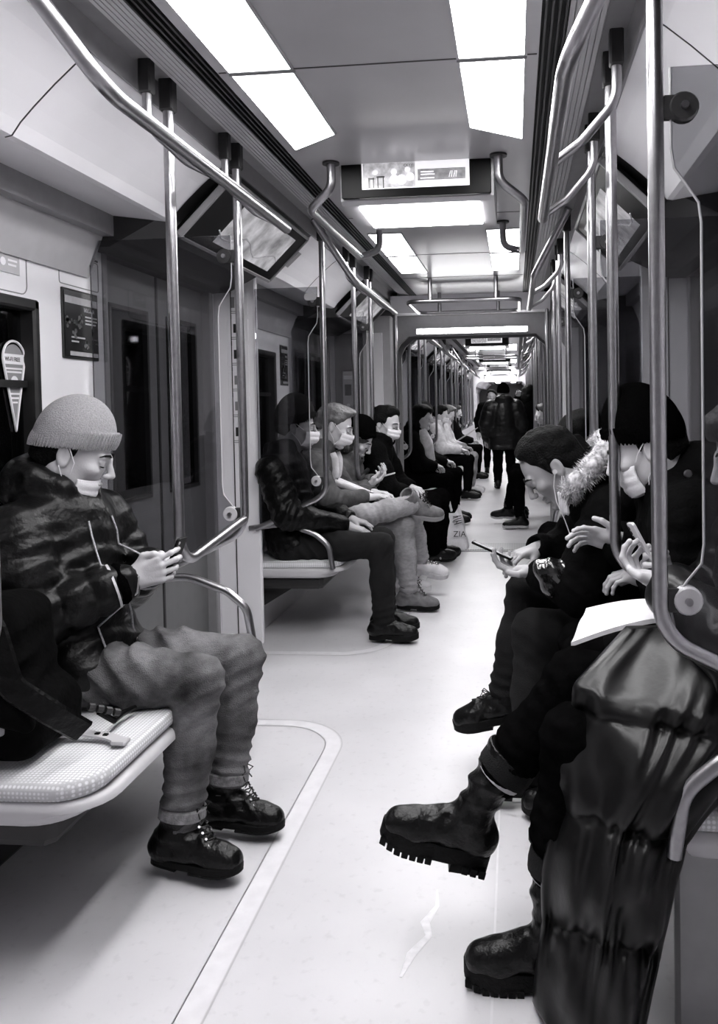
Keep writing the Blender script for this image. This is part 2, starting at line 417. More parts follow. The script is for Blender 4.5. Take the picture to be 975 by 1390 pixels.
zone = [(1.0, 1.62, 'overhead'), (1.62, 2.24, 'in front of the seam nearest the camera'), (2.26, 2.94, 'just before the hanging monitor'),
        (4.42, 5.07, 'just beyond the hanging monitor'), (5.11, 5.74, 'second beyond the hanging monitor')]
for s in (-1, 1):
    for j, (y0, y1, w) in enumerate(zone):
        cut = (.15, 0.) if j == 2 else (0, 0)
        if j == 2: cut = (.15, 0)
        light_panel(s, y0, y1, cut, 'bright %s ceiling light panel, %s' % (SIDE[s], w))
    for j in range(7):
        y0 = 8.6 + j * 4.2
        for q in range(2):
            light_panel(s, y0 + q * .7, y0 + q * .7 + .66, (0, 0), 'bright %s ceiling panel beyond the gangway, pair %s, %s half' % (SIDE[s], ORD[j], ('near', 'far')[q]))

def monitor(y, label, detail):
    """display hung across the ceiling with a light box behind it"""
    t = thing('ceiling_monitor', (CX, y, 2.16), label, 'monitor', 'hanging ceiling monitors')
    hw = .30; zt, zb = 2.31, 2.165
    up = V((0, -.06, 1)).normalized(); rt = V((1, 0, 0)); nr = V((0, -1, -.06)).normalized()
    body = MB().prism([(y, zt), (y + .02, zb), (y + .05, zb - .012), (y + .5, zb - .012), (y + .62, zt)], 'X', X(-1, .31), X(1, .31))
    body.build('housing', CEIL, t)
    MB().obox((CX, y - .002, (zt + zb) / 2 + .004), (rt, up, nr), (hw, .073, .012), .004).build('black_panel', BLACK, t)
    sx0, sx1 = CX - .215, CX + .215
    c = V((CX - .0, y - .018, (zt + zb) / 2 + .014)); WS = mat('monitor_white', .8, rough=.2, nscale=30, namp=.05, emit=.9); WG = mat('monitor_grey', .3, rough=.2, nscale=40, namp=.3, emit=.5); WD = mat('monitor_dark', .05, rough=.2, nscale=30, namp=.1)
    scr = MB().obox(c, (rt, up, nr), (.215, .052, .001)).build('screen', WS, t)
    def at(u, v, o=.002): return c + rt * u + up * v + nr * o
    MB().obox(at(-.105, 0), (rt, up, nr), (.105, .048, .0008)).build('picture', mat('monitor_picture', .5, rough=.2, nscale=45, namp=.35, emit=.6), scr)
    MB().obox(at(.105, -.004), (rt, up, nr), (.095, .022, .0012)).build('banner', WG, scr)
    if detail:
        fig = MB()                                                # table, stool and two rabbits-like cut-outs kept as plain figures
        for (u, v, a, b) in ((-.185, -.028, .004, .02), (-.168, -.028, .002, .02), (-.176, -.012, .012, .003), (-.150, -.028, .002, .022), (-.128, -.028, .002, .022), (-.139, -.006, .016, .003)): fig.obox(at(u, v, .004), (rt, up, nr), (a, b, .0006))
        fig.build('drawn_furniture', WD, scr)
        f2 = MB()
        for (u, v, r) in ((-.085, .012, .012), (-.085, -.018, .018), (-.03, .018, .011), (-.16, .012, .01), (-.055, -.02, .02), (-.02, -.01, .016)):
            f2.tube([at(u, v, .003), at(u, v, .0045)], r, 16)
        f2.build('picture_pattern', WS, scr)
        bars = MB()
        for (u, v, a) in ((.048, .006, .026), (.05, -.004, .028), (.048, -.018, .028)): bars.obox(at(u, v, .0045), (rt, up, nr), (a, .0022, .0006))
        for k in range(4): bars.tube([at(.135 + .009 * k, -.018, .0045), at(.135 + .009 * k + (.006 if k % 2 == 0 else .003), .006, .0045)], .0016, 6)
        bars.build('caption_bars', WS, scr)
        MB().obox(at(-.14, .0565, .001), (rt, up, nr), (.055, .003, .001)).build('caption_strip', WS, t)
        text('CKYY!', .014, at(-.045, .03, .005), (rt, up, nr), WD, scr)
    fx = y + .06
    MB().box((CX - .245, y + .07, zb - .022), (CX + .25, y + .42, zb - .012), .004).build('diffuser', m_light(), t)
monitor(3.18, 'hanging monitor showing a pale picture, nearest the camera, light box beneath', True)
for j in range(4): monitor(11.2 + j * 4.2, 'small hanging monitor beyond the gangway, %s from the gangway' % ORD[j], False)

# ------------------------------------------------------------------ handrails
TR = .0165
def pole(s, y, mode, label, group, zlow=.85):
    x = X(s, .67); t = thing('grab_pole', (x, y, 2.33), label, 'handrail', group)
    top = V((x, y, 2.33))
    if mode == 'wall':
        pts = [top, (x, y, .86), (X(s, .93), y, .735), (X(s, WA), y, .60)]; p = fillet(pts, [.11, .3], 8)
    elif mode == 'part':
        pts = [top, (x, y, .85), (X(s, 1.0), y, .69), (X(s, 1.08), y, .66)]; p = fillet(pts, [.11, .3], 8)
    elif mode == 'join':
        pts = [top, (x, y, .84), (x, y + (BJ[0]) - TR, .905)]; p = fillet(pts, .10, 8)
    else:
        p = [top, V((x, y, .02))]
    MB().tube(p, TR, 16).build('tube', STEEL, t, True)
    MB().box((x - .0215, y - .0215, 2.25), (x + .0215, y + .0215, 2.36), .005).build('ceiling_socket', DSTEEL, t)
    return t
BJ = [.604]
def rail(s, a, c, label, group):
    x = X(s, .495); xs = X(s, .67); t = thing('overhead_handrail', (x, (a + c) / 2, 2.03), label, 'handrail', group)
    p = fillet([(xs, a - .18, 2.33), (x, a + .02, 2.03), (x, c + .06, 2.03)], .12, 8)
    MB().tube(p, .019, 16).build('bar', STEEL, t, True)
    MB().tube([(x, c + .06, 2.03), (x, c + .068, 2.03)], [.019, .012], 16).build('end_cap', DSTEEL, t, True)
    for y in (c - .12, a + (c - a) * .44):
        q = fillet([(xs, y, 2.33), (xs, y, 2.16), (X(s, .58), y + .06, 2.07), (x, y + .16, 2.035)], [.09, .05], 6)
        br = MB().tube(q, .014, 12).build('bracket', STEEL, t, True)
        MB().box((xs - .019, y - .019, 2.25), (xs + .019, y + .019, 2.36), .005).build('ceiling_socket', DSTEEL, t)
GSHAPE = [(.03, 2.0), (.03, 1.84), (.036, 1.80), (.06, 1.765), (.083, 1.73), (.088, 1.69), (.088, 1.04), (.083, 1.0), (.055, .965), (.03, .93), (.022, .90), (.03, .862), (.07, .82), (.30, .725)]
def screen(s, y, label, group, umax):
    x = X(s, .67); t = thing('glass_screen', (x, y, .75), label, 'partition', group)
    def P(u): return X(s, .67 + u)
    poly = [(P(u), z) for u, z in GSHAPE] + [(P(umax), .70 - (umax - .3) * .3), (P(umax), 2.0)]
    MB().prism(poly, 'Y', y - .004, y + .004).build('pane', GLASS, t)
    e = [V((P(u), y, z)) for u, z in GSHAPE]
    MB().tube(e, .0028, 6).build('edge_trim', LGREY, t, True)
    for z in (1.92, .925):
        q = MB().tube([(P(.055), y - .012, z), (P(.055), y - .006, z), (P(.055), y + .012, z)], [.026, .03, .03], 20)
        d = q.build('clamp', LGREY if z < 1.2 else DSTEEL, t, True)
        MB().box((P(0.012), y - .008, z - .024), (P(.055), y + .008, z + .024), .004).build('bracket', DSTEEL, t)
        MB().tube([(P(.055), y - .02, z), (P(.055), y - .012, z)], .008, 12).build('screw', STEEL, d, True)
def partition(s, y, label, group):
    """white wall panel behind the glass screen at the start of a bench, with stickers"""
    t = thing('partition_panel', (X(s, 1.15), y, 0), label, 'partition', group)
    MB().box((X(s, 1.055), y + .01, 0), (X(s, WA + .001), y + .045, 2.10), .008).build('panel', WHITE, t)
    MB().box((X(s, 1.195), y + .006, 0), (X(s, 1.20), y + .012, 2.10)).build('seam', DGREY, t)
    return t
GP = 'vertical grab poles on the %s side'
cnt = {-1: 0, 1: 0}
def pl(s, y, mode, desc):
    pole(s, y, mode, desc, GP % SIDE[s])
pd = {-1: {0: 'steel grab pole beside the empty near seat end of the left bench', }}
NEARP = {
 (-1, 0, 0): 'steel grab pole at the left picture edge before the backpack',
 (-1, 0, 1): 'steel grab pole rising behind the hands of the man in the light beanie',
 (-1, 0, 2): 'steel grab pole at the far end of the near left bench',
 (-1, 1, 0): 'steel grab pole in front of the man in the dark striped beanie',
 (-1, 1, 1): 'steel grab pole before the girl in the dark beanie, left bench',
 (-1, 1, 2): 'thin steel grab pole before the dark-haired masked passenger, left bench',
 (1, 0, 0): 'thickest steel grab pole, nearest the camera on the right',
 (1, 0, 1): 'second thickest steel grab pole on the right, in front of the hooded black jacket',
 (1, 0, 2): 'third steel grab pole on the right, behind the leaning man',
 (1, 1, 0): 'fourth steel grab pole from the camera on the right',
 (1, 1, 1): 'fifth steel grab pole from the camera on the right',
 (1, 1, 2): 'sixth steel grab pole from the camera on the right'}
for s in (-1, 1):
    for ci, bays in enumerate((BAYS, BAYS2)):
        for i, (a, b, c) in enumerate(bays):
            for j, y in enumerate((a, b, c)):
                if ci == 0: lb = NEARP[(s, i, j)]
                else: lb = 'distant grab pole on the %s beyond the gangway, %s from the gangway' % (SIDE[s], ORD[i * 3 + j])
                mode = 'part' if j == 0 else 'wall'
                if s == -1 and j == 1: mode = 'join'; BJ[0] = c - b
                pole(s, y - (.165 if (s, ci, i, j) == (-1, 0, 0, 0) else 0), mode, lb, GP % SIDE[s])
            if not (s == -1 and ci == 0 and i == 0):
                pass
            where = ('near' if i == 0 else 'second') if ci == 0 else 'beyond the gangway, %s' % ORD[i]
            rail(s, a, c, 'long overhead steel handrail above the %s %s bench' % (SIDE[s], where), 'overhead handrails')
            if not (s == -1 and ci == 0 and i == 0):
                screen(s, a, 'glass screen at the near end of the %s bench %s' % (SIDE[s], where), 'glass screens', .385)
            screen(s, c, 'glass screen at the far end of the %s bench %s' % (SIDE[s], where), 'glass screens', .60)
            if not (s == -1 and ci == 0 and i == 0):
                pt = partition(s, a, 'white partition panel at the near end of the %s bench %s' % (SIDE[s], where), 'partition panels')
                if ci == 0 and i == 1 and s == -1: PART2 = pt
    pole(s, 7.06, 'wall', 'steel grab pole on the %s just before the gangway' % SIDE[s], GP % SIDE[s])

# ceiling grab bars around the monitor
for s in (-1, 1):
    x0 = X(s, .33); x1 = X(s, .43); y0, y1 = 3.12, 4.25
    t = thing('ceiling_grab_bar', (x1, (y0 + y1) / 2, 2.14), 'bent grab bar hanging from the ceiling %s of the near monitor' % SIDE[s], 'handrail', 'ceiling grab bars')
    p = fillet([(x0, y0, 2.31), (x0, y0, 2.20), (x1, y0 + .05, 2.13), (x1, y1 - .05, 2.13), (x0, y1, 2.17), (x0, y1, 2.31)], [.06, .05, .05, .06], 6)
    MB().tube(p, .0175, 14).build('tube', STEEL, t, True)
    for y in (y0, y1): MB().tube([(x0, y, 2.292), (x0, y, 2.301)], .034, 20).build('ceiling_flange', DSTEEL, t, True)
def ring_bar(y0, y1, label):
    t = thing('ceiling_grab_bar', (CX, (y0 + y1) / 2, 2.14), label, 'handrail', 'ceiling grab bars')
    o = rrect(X(-1, .43), y0, X(1, .43), y1, .1, 6); pts = [V((a, b, 2.13)) for a, b in o]; pts.append(pts[0].copy())
    MB().tube(pts, .0165, 12).build('ring', STEEL, t, True)
    for s in (-1, 1):
        for y in (y0, y1): MB().tube([(X(s, .25), y, 2.13), (X(s, .25), y, 2.31)], .0165, 12).build('hanger', STEEL, t, True)
ring_bar(6.05, 6.82, 'flat rounded grab ring hanging under the ceiling before the gangway')
for j in range(4): ring_bar(13. + j * 4.2, 13.7 + j * 4.2, 'distant flat grab ring under the ceiling, %s beyond the gangway' % ORD[j])

# end of the first car: bulkhead, arch, cabinets
trim(MB().prism([(6.95, 2.301), (7.05, 2.16), (7.25, 2.16), (7.25, 2.301)], 'X', X(-1, .70), X(1, .70)), WHITE)
def arch(y0, y1, m):
    o, i_ = MB(), .70
    oz, iz = 2.3, 1.97
    O = [(-1.36, 0), (-1.36, oz), (1.36, oz), (1.36, 0)]
    I = [(.70, 0), (.70, 1.82), (.66, 1.90), (.58, 1.97), (-.58, 1.97), (-.66, 1.90), (-.70, 1.82), (-.70, 0)]
    poly = [(CX + a, z) for a, z in O + I]
    # two halves to keep the concave outline clean
    o.prism([(CX - 1.36, 0), (CX - 1.36, oz), (CX - .58, oz), (CX - .58, 1.97), (CX - .66, 1.90), (CX - .70, 1.82), (CX - .70, 0)][::-1], 'Y', y0, y1)
    o.prism([(CX + 1.36, 0), (CX + 1.36, oz), (CX + .58, oz), (CX + .58, 1.97), (CX + .66, 1.90), (CX + .70, 1.82), (CX + .70, 0)], 'Y', y0, y1)
    o.box((CX - .58, y0, 1.97), (CX + .58, y1, oz)); trim(o, m)
arch(7.25, 7.30, MGREY); arch(7.60, 7.65, MGREY); arch(22.0, 22.3, WHITE)
m = MB()
for k in range(5):
    y = 7.30 + k * .06; m.box((X(-1, .80), y, 0), (X(-1, .74), y + .05, 2.2), .01); m.box((X(1, .74), y, 0), (X(1, .80), y + .05, 2.2), .01); m.box((X(-1, .8), y, 2.02), (X(1, .8), y + .05, 2.1), .01)
trim(m, DGREY)
t = thing('ceiling_light', (CX, 7.45, 1.99), 'long thin light strip across the top of the gangway arch', 'light')
MB().box((CX - .50, 7.235, 1.99), (CX + .50, 7.25, 2.035), .004).build('diffuser', m_light(), t)
MB().box((CX - .52, 7.24, 1.98), (CX + .52, 7.252, 2.045), .003).build('frame', MGREY, t)
for s in (-1, 1):
    t = thing('end_cabinet', (X(s, 1.0), 7.18, 0), 'light grey end cabinet on the %s beside the gangway' % SIDE[s], 'cabinet', 'end cabinets')
    MB().box((X(s, .72), 7.12, 0), (X(s, WA), 7.249, 2.15), .012).build('body', LGREY, t)
    d = MB().box((X(s, .98), 7.108, .3), (X(s, 1.24), 7.122, 2.0), .004).build('door', GREY, t)
    MB().box((X(s, .80), 7.108, .1), (X(s, .95), 7.121, 2.0), .004).build('side_strip', WHITE, t)
    if s == -1:
        it = thing('intercom', (X(s, 1.12), 7.10, 1.4), 'small intercom panel with round button on the end cabinet', 'intercom')
        MB().box((X(s, 1.17), 7.098, 1.28), (X(s, 1.07), 7.108, 1.66), .004).build('plate', LGREY, it)
        MB().box((X(s, 1.15), 7.094, 1.44), (X(s, 1.09), 7.1, 1.54), .002).build('speaker', DGREY, it)
        MB().box((X(s, 1.16), 7.094, 1.585), (X(s, 1.08), 7.1, 1.62), .002).build('label_plate', WHITE, it)
        MB().tube([(X(s, 1.12), 7.088, 1.35), (X(s, 1.12), 7.1, 1.35)], .016, 16).build('button', WHITE, it, True)
EXPO = 0.0
# ------------------------------------------------------------------ signed-distance modelling
class Field:
    """samples smooth unions of rounded shapes on a grid and extracts one closed surface"""
    def __init__(s, lo, hi, h):
        s.lo = np.array(lo, float); s.h = h; s.n = np.ceil((np.array(hi) - s.lo) / h).astype(int) + 1
        s.F = np.full(s.n, .5, np.float32)
    def win(s, lo, hi, mar):
        a = np.clip(np.floor((np.array(lo) - mar - s.lo) / s.h).astype(int), 0, s.n); b = np.clip(np.ceil((np.array(hi) + mar - s.lo) / s.h).astype(int) + 1, 0, s.n)
        if (b <= a).any(): return None
        sl = tuple(slice(a[i], b[i]) for i in range(3))
        g = [(s.lo[i] + s.h * np.arange(a[i], b[i])).astype(np.float32).reshape([-1 if j == i else 1 for j in range(3)]) for i in range(3)]
        return sl, g
    def put(s, sl, d, k, sub):
        A = s.F[sl]
        if sub:
            d = -d; hh = np.maximum(k - np.abs(A - d), 0) / max(k, 1e-6); s.F[sl] = np.maximum(A, d) + hh * hh * k * .25
        else:
            hh = np.maximum(k - np.abs(A - d), 0) / max(k, 1e-6); s.F[sl] = np.minimum(A, d) - hh * hh * k * .25
    def cap(s, a, b, r0, r1=None, k=.02, sub=False, puff=0, per=.08, ph=0.):
        r1 = r0 if r1 is None else r1; a, b = np.array(a, float), np.array(b, float); rm = max(r0, r1)
        w = s.win(np.minimum(a, b) - rm, np.maximum(a, b) + rm, k + 3 * s.h + puff)
        if w is None: return s
        sl, (x, y, z) = w; ab = b - a; L2 = max((ab ** 2).sum(), 1e-9)
        t = np.clip(((x - a[0]) * ab[0] + (y - a[1]) * ab[1] + (z - a[2]) * ab[2]) / L2, 0, 1)
        d = np.sqrt((x - a[0] - t * ab[0]) ** 2 + (y - a[1] - t * ab[1]) ** 2 + (z - a[2] - t * ab[2]) ** 2) - (r0 + (r1 - r0) * t)
        if puff: d = d - puff * (np.abs(np.sin(PI * (t * math.sqrt(L2) / per + ph))) ** .55 - .7)
        s.put(sl, d, k, sub); return s
    def chain(s, pts, rs, k=.02, **q):
        L_ = 0
        for i in range(len(pts) - 1):
            s.cap(pts[i], pts[i + 1], rs[i], rs[i + 1], k, ph=L_ / q.get('per', .08), **q) if q.get('puff') else s.cap(pts[i], pts[i + 1], rs[i], rs[i + 1], k, **q)
            L_ += (V(pts[i + 1]) - V(pts[i])).length
        return s
    def ell(s, c, r, R=None, k=.02, sub=False):
        c = np.array(c, float); r = np.array(r, float); rm = r.max()
        w = s.win(c - rm, c + rm, k + 3 * s.h)
        if w is None: return s
        sl, (x, y, z) = w; x, y, z = x - c[0], y - c[1], z - c[2]
        if R is not None:
            R = np.array(R, float); x, y, z = [R[0, i] * x + R[1, i] * y + R[2, i] * z for i in range(3)]
        k0 = np.sqrt((x / r[0]) ** 2 + (y / r[1]) ** 2 + (z / r[2]) ** 2); k1 = np.sqrt((x / r[0] ** 2) ** 2 + (y / r[1] ** 2) ** 2 + (z / r[2] ** 2) ** 2)
        s.put(sl, k0 * (k0 - 1) / np.maximum(k1, 1e-5), k, sub); return s
    def box(s, c, hf, R=None, rd=.01, k=.01, sub=False):
        c = np.array(c, float); hf = np.array(hf, float); rm = np.linalg.norm(hf)
        w = s.win(c - rm, c + rm, k + 3 * s.h)
        if w is None: return s
        sl, (x, y, z) = w; x, y, z = x - c[0], y - c[1], z - c[2]
        if R is not None:
            R = np.array(R, float); x, y, z = [R[0, i] * x + R[1, i] * y + R[2, i] * z for i in range(3)]
        q = [np.abs(v) - (h_ - rd) for v, h_ in zip((x, y, z), hf)]
        d = np.sqrt(np.maximum(q[0], 0) ** 2 + np.maximum(q[1], 0) ** 2 + np.maximum(q[2], 0) ** 2) + np.minimum(np.maximum(np.maximum(q[0], q[1]), q[2]), 0) - rd
        s.put(sl, d, k, sub); return s
    def half(s, p, n, k=.005):
        """cut away everything on the side the normal n points to"""
        n = np.array(V(n).normalized()); g = [(s.lo[i] + s.h * np.arange(s.n[i])).astype(np.float32).reshape([-1 if j == i else 1 for j in range(3)]) for i in range(3)]
        d = (g[0] - p[0]) * n[0] + (g[1] - p[1]) * n[1] + (g[2] - p[2]) * n[2]
        hh = np.maximum(k - np.abs(s.F - d), 0) / k; s.F = np.maximum(s.F, d) + hh * hh * k * .25; return s
    def noise(s, amp, freq, seed=0, dirs=5, aniso=(1, 1, 1)):
        r = np.random.RandomState(seed); g = [(s.lo[i] + s.h * np.arange(s.n[i])).astype(np.float32).reshape([-1 if j == i else 1 for j in range(3)]) for i in range(3)]
        acc = 0
        for i in range(dirs):
            d = r.normal(size=3) * np.array(aniso); d /= np.linalg.norm(d); f = freq * (.6 + 1.3 * r.rand()); p1 = r.rand() * 6.3
            w_ = r.normal(size=3); w_ /= np.linalg.norm(w_)
            q = g[0] * w_[0] + g[1] * w_[1] + g[2] * w_[2]
            acc = acc + np.sin(f * (g[0] * d[0] + g[1] * d[1] + g[2] * d[2]) + p1 + 1.2 * np.sin(q * f * .45 + p1 * 2))
        s.F = s.F + (amp / math.sqrt(dirs)) * acc; return s
    def folds(s, c, n, amp, freq, rad, seed=0):
        """creases radiating around point c, running across direction n"""
        g = [(s.lo[i] + s.h * np.arange(s.n[i])).astype(np.float32).reshape([-1 if j == i else 1 for j in range(3)]) for i in range(3)]
        n = np.array(V(n).normalized()); x, y, z = g[0] - c[0], g[1] - c[1], g[2] - c[2]
        r2 = x * x + y * y + z * z; q = x * n[0] + y * n[1] + z * n[2]
        m_ = np.exp(-r2 / (rad * rad)); o = V(n).orthogonal().normalized(); w_ = x * o[0] + y * o[1] + z * o[2]
        s.F = s.F - amp * m_ * (1 - np.abs(np.sin(freq * q + 1.6 * np.sin(w_ * 14 + seed) + seed)) * 1.6); return s
    def mesh(s, sm=1):
        F = s.F; n = F.shape
        F[0] = F[-1] = .5; F[:, 0] = F[:, -1] = .5; F[:, :, 0] = F[:, :, -1] = .5
        neg = F < 0; corners = [(i, j, k) for i in (0, 1) for j in (0, 1) for k in (0, 1)]
        cnt_ = np.zeros((n[0] - 1, n[1] - 1, n[2] - 1), np.int8)
        for i, j, k in corners: cnt_ += neg[i:n[0] - 1 + i, j:n[1] - 1 + j, k:n[2] - 1 + k]
        act = (cnt_ > 0) & (cnt_ < 8); idx = np.argwhere(act)
        if len(idx) == 0: return np.zeros((0, 3)), np.zeros((0, 4), int)
        vid = np.full(act.shape, -1, np.int32); vid[act] = np.arange(len(idx))
        ps = np.zeros((len(idx), 3)); ct = np.zeros(len(idx))
        val = {c: F[idx[:, 0] + c[0], idx[:, 1] + c[1], idx[:, 2] + c[2]] for c in corners}
        for a in corners:
            for ax in range(3):
                if a[ax]: continue
                b = list(a); b[ax] = 1; b = tuple(b); va, vb = val[a], val[b]; m_ = (va < 0) != (vb < 0)
                t = np.where(m_, va / np.where(va == vb, 1, va - vb), 0)
                for q in range(3): ps[:, q] += np.where(m_, a[q] + (t if q == ax else 0), 0)
                ct += m_
        vs = s.lo + s.h * (idx + ps / ct[:, None]); Q = []
        for ax in range(3):
            u, w_ = (ax + 1) % 3, (ax + 2) % 3
            sa = [slice(1, -1)] * 3; sb = [slice(1, -1)] * 3; sa[ax] = slice(0, -1); sb[ax] = slice(1, None)
            e = np.argwhere(neg[tuple(sa)] != neg[tuple(sb)]) + np.array([0 if q == ax else 1 for q in range(3)])
            if len(e) == 0: continue
            s0 = neg[e[:, 0], e[:, 1], e[:, 2]]
            def g_(du, dw):
                c = e.copy(); c[:, u] += du; c[:, w_] += dw; return vid[c[:, 0], c[:, 1], c[:, 2]]
            q = np.stack([g_(-1, -1), g_(0, -1), g_(0, 0), g_(-1, 0)], 1); q[~s0] = q[~s0][:, ::-1]; Q.append(q)
        qs = np.concatenate(Q); qs = qs[(qs >= 0).all(1)]
        for _ in range(sm):
            acc = np.zeros_like(vs); c2 = np.zeros(len(vs))
            for i in range(4):
                a, b = qs[:, i], qs[:, (i + 1) % 4]
                np.add.at(acc, a, vs[b]); np.add.at(c2, a, 1)
                np.add.at(acc, b, vs[a]); np.add.at(c2, b, 1)
            vs = vs * .5 + .5 * acc / np.maximum(c2, 1)[:, None]
        return vs, qs
def tf(vs, M_): return vs @ np.array(M_.to_3x3()).T + np.array(M_.translation)
def join(parts):
    v = []; q = []; n = 0
    for a, b in parts:
        v.append(a); q.append(b + n); n += len(a)
    return np.concatenate(v), np.concatenate(q)

# ------------------------------------------------------------------ canonical heads, hats, hair (face looks along +x)
CACHE = {}
def head_shape(h, female=False):
    key = ('head', h, female)
    if key in CACHE: return CACHE[key]
    f = Field((-.14, -.11, -.20), (.15, .11, .14), h)
    j = .9 if female else 1.
    f.ell((-.012, 0, .032), (.098, .077, .086), k=.02).ell((.030, 0, -.028), (.062, .060 * j, .088), k=.03)
    for s in (-1, 1):
        f.cap((-.008, s * .055 * j, -.05), (.066, s * .020 * j, -.100), .019 * j, .016, k=.03)
        f.ell((.066, s * .042, -.022), (.022, .022, .018), k=.02)
        f.cap((.082, s * .040, .020), (.093, s * .010, .018), .010, .009, k=.014)
    f.ell((.080, 0, -.103), (.019, .022, .016), k=.02)
    f.cap((-.03, 0, -.05), (-.045, 0, -.19), .056 * j, .060 * j, k=.04)
    f.cap((-.0, 0, -.07), (-.015, 0, -.19), .042 * j, .048 * j, k=.03)
    for s in (-1, 1):
        f.ell((.098, s * .033, .000), (.018, .019, .013), k=.014, sub=True)
        f.ell((.080, s * .032, .000), (.0135, .0135, .0135), k=.003)
        f.cap((.088, s * .020, .008), (.083, s * .046, .006), .0045, .004, k=.006)
    f.cap((.094, 0, .016), (.119, 0, -.026), .0075, .0105, k=.012)
    for s in (-1, 1): f.ell((.108, s * .012, -.032), (.010, .0075, .008), k=.008)
    f.ell((.093, 0, -.060), (.012, .024, .0065), k=.008).ell((.091, 0, -.073), (.012, .020, .007), k=.008)
    f.box((.112, 0, -.0665), (.012, .022, .0012), rd=.001, k=.003, sub=True)
    f.ell((.082, 0, -.086), (.02, .016, .004), k=.01, sub=True)
    for s in (-1, 1):
        M_ = Matrix.Rotation(-.25, 3, 'Y')
        f.ell((-.010, s * .079, -.008), (.019, .008, .033), np.array(M_), k=.008)
        f.ell((-.005, s * .088, -.006), (.011, .007, .021), np.array(M_), k=.004, sub=True)
    CACHE[key] = f.mesh(1); return CACHE[key]
def hat_shape(h, kind, seed=0):
    key = ('hat', h, kind)
    if key in CACHE: return CACHE[key]
    f = Field((-.16, -.13, -.10), (.16, .13, .19), h)
    if kind in ('beanie', 'beanie_tall'):
        top = .172 if kind == 'beanie' else .190
        f.ell((-.016, 0, .050), (.110, .090, top - .050), k=.02).cap((-.03, 0, .03), (-.025, 0, .05), .088, .088, k=.03)
        f.half((0, 0, .022), (.30, 0, -1))
        cuff = Field((-.16, -.13, -.10), (.16, .13, .19), h)
        cuff.ell((-.014, 0, .048), (.1145, .0945, .150)); cuff.half((0, 0, .018), (.30, 0, -1)); cuff.half((0, 0, .070), (-.30, 0, 1))
        g = [(cuff.lo[i] + h * np.arange(cuff.n[i])).astype(np.float32).reshape([-1 if j == i else 1 for j in range(3)]) for i in range(3)]
        if h < .004: cuff.F = cuff.F + .0024 * np.sin(np.arctan2(g[1], g[0] + .012) * 62)
        f.F = np.minimum(f.F, cuff.F); sub = (.104, .082, .104)
    elif kind == 'hood':
        f.ell((-.035, 0, .03), (.125, .118, .125), k=.03).cap((-.05, 0, -.03), (-.05, 0, -.06), .10, .11, k=.05)
        f.half((.075, 0, 0), (1, 0, -.15)); sub = (.14, .09, .10)
    f.ell((0.012, 0, .012), sub, k=.004, sub=True)
    CACHE[key] = f.mesh(0 if h < .004 else 1); return CACHE[key]
def hair_shape(h, kind):
    key = ('hair', h, kind)
    if key in CACHE: return CACHE[key]
    f = Field((-.17, -.13, -.32), (.15, .13, .17), h)
    if kind == 'crop':
        f.ell((-.015, 0, .037), (.1045, .083, .093), k=.01).ell((.0, 0, .075), (.070, .062, .055), k=.03).cap((-.070, 0, -.045), (-.055, 0, .03), .046, .056, k=.03)
        for s in (-1, 1): f.cap((.018, s * .072, .035), (.015, s * .0745, -.020), .013, .008, k=.01).cap((-.040, s * .046, .0), (-.062, s * .034, -.060), .032, .028, k=.02)
    elif kind in ('short', 'under'):
        f.ell((-.017, 0, .036), (.1045, .0845, .094), k=.01)
        if kind == 'short': f.ell((.030, 0, .090), (.056, .058, .036), k=.03)
        f.cap((-.072, 0, -.04), (-.058, 0, .03), .048, .058, k=.03)
        for s in (-1, 1): f.cap((.016, s * .073, .03), (.014, s * .075, -.014), .013, .009, k=.01).cap((-.040, s * .046, .0), (-.062, s * .034, -.060), .032, .028, k=.02)
    elif kind == 'quiff':
        f.ell((-.018, 0, .040), (.106, .0855, .096), k=.01).ell((.055, .01, .10), (.055, .062, .036), k=.03).ell((.088, 0, .112), (.03, .045, .022), k=.02)
        f.cap((-.085, 0, -.04), (-.07, 0, .03), .05, .06, k=.03)
    elif kind in ('bob', 'long', 'bob_under'):
        f.ell((-.022, 0, .045), (.112, .095, .095), k=.01).ell((.03, 0, .085), (.07, .078, .045), k=.03)
        zl = -.12 if kind != 'long' else -.28
        for s in (-1, 1): f.chain([(-.01, s * .078, .03), (.0, s * .085, -.08), (.0, s * .088, zl)], [.03, .032, .02], k=.03)
        f.chain([(-.08, 0, .0), (-.09, 0, -.10), (-.09, 0, zl)], [.07, .075, .05], k=.04)
    # face opening and ears
    if kind in ('bob', 'long', 'bob_under'): f.ell((.092, 0, -.03), (.062, .066, .090), k=.012, sub=True)
    elif kind == 'crop': f.half((.066, 0, .098), (.088, 0, -.036), k=.020)
    else: f.half((.074, 0, .090), (.088, 0, -.048), k=.03)
    if kind == 'bob_under': f.half((0, 0, .035), (-.3, 0, 1)); f.ell((0, 0, .09), (.13, .12, .06), k=.01, sub=True)
    if kind == 'under': f.half((0, 0, .05), (0, 0, 1)); f.half((.02, 0, 0), (1, 0, 0))
    if kind in ('short', 'quiff', 'under', 'crop'):
        for s in (-1, 1): f.ell((-.006, s * .096, -.024), (.026, .030, .036), k=.008, sub=True); f.ell((.050, s * .09, -.03), (.024, .04, .045), k=.008, sub=True)
        f.half((0, 0, -.075), (-.3, 0, -1))
    f.noise(.0022 if h < .005 else .004, 120 if h < .005 else 70, 3, 6, (.5, 1, 1.4))
    CACHE[key] = f.mesh(0); return CACHE[key]
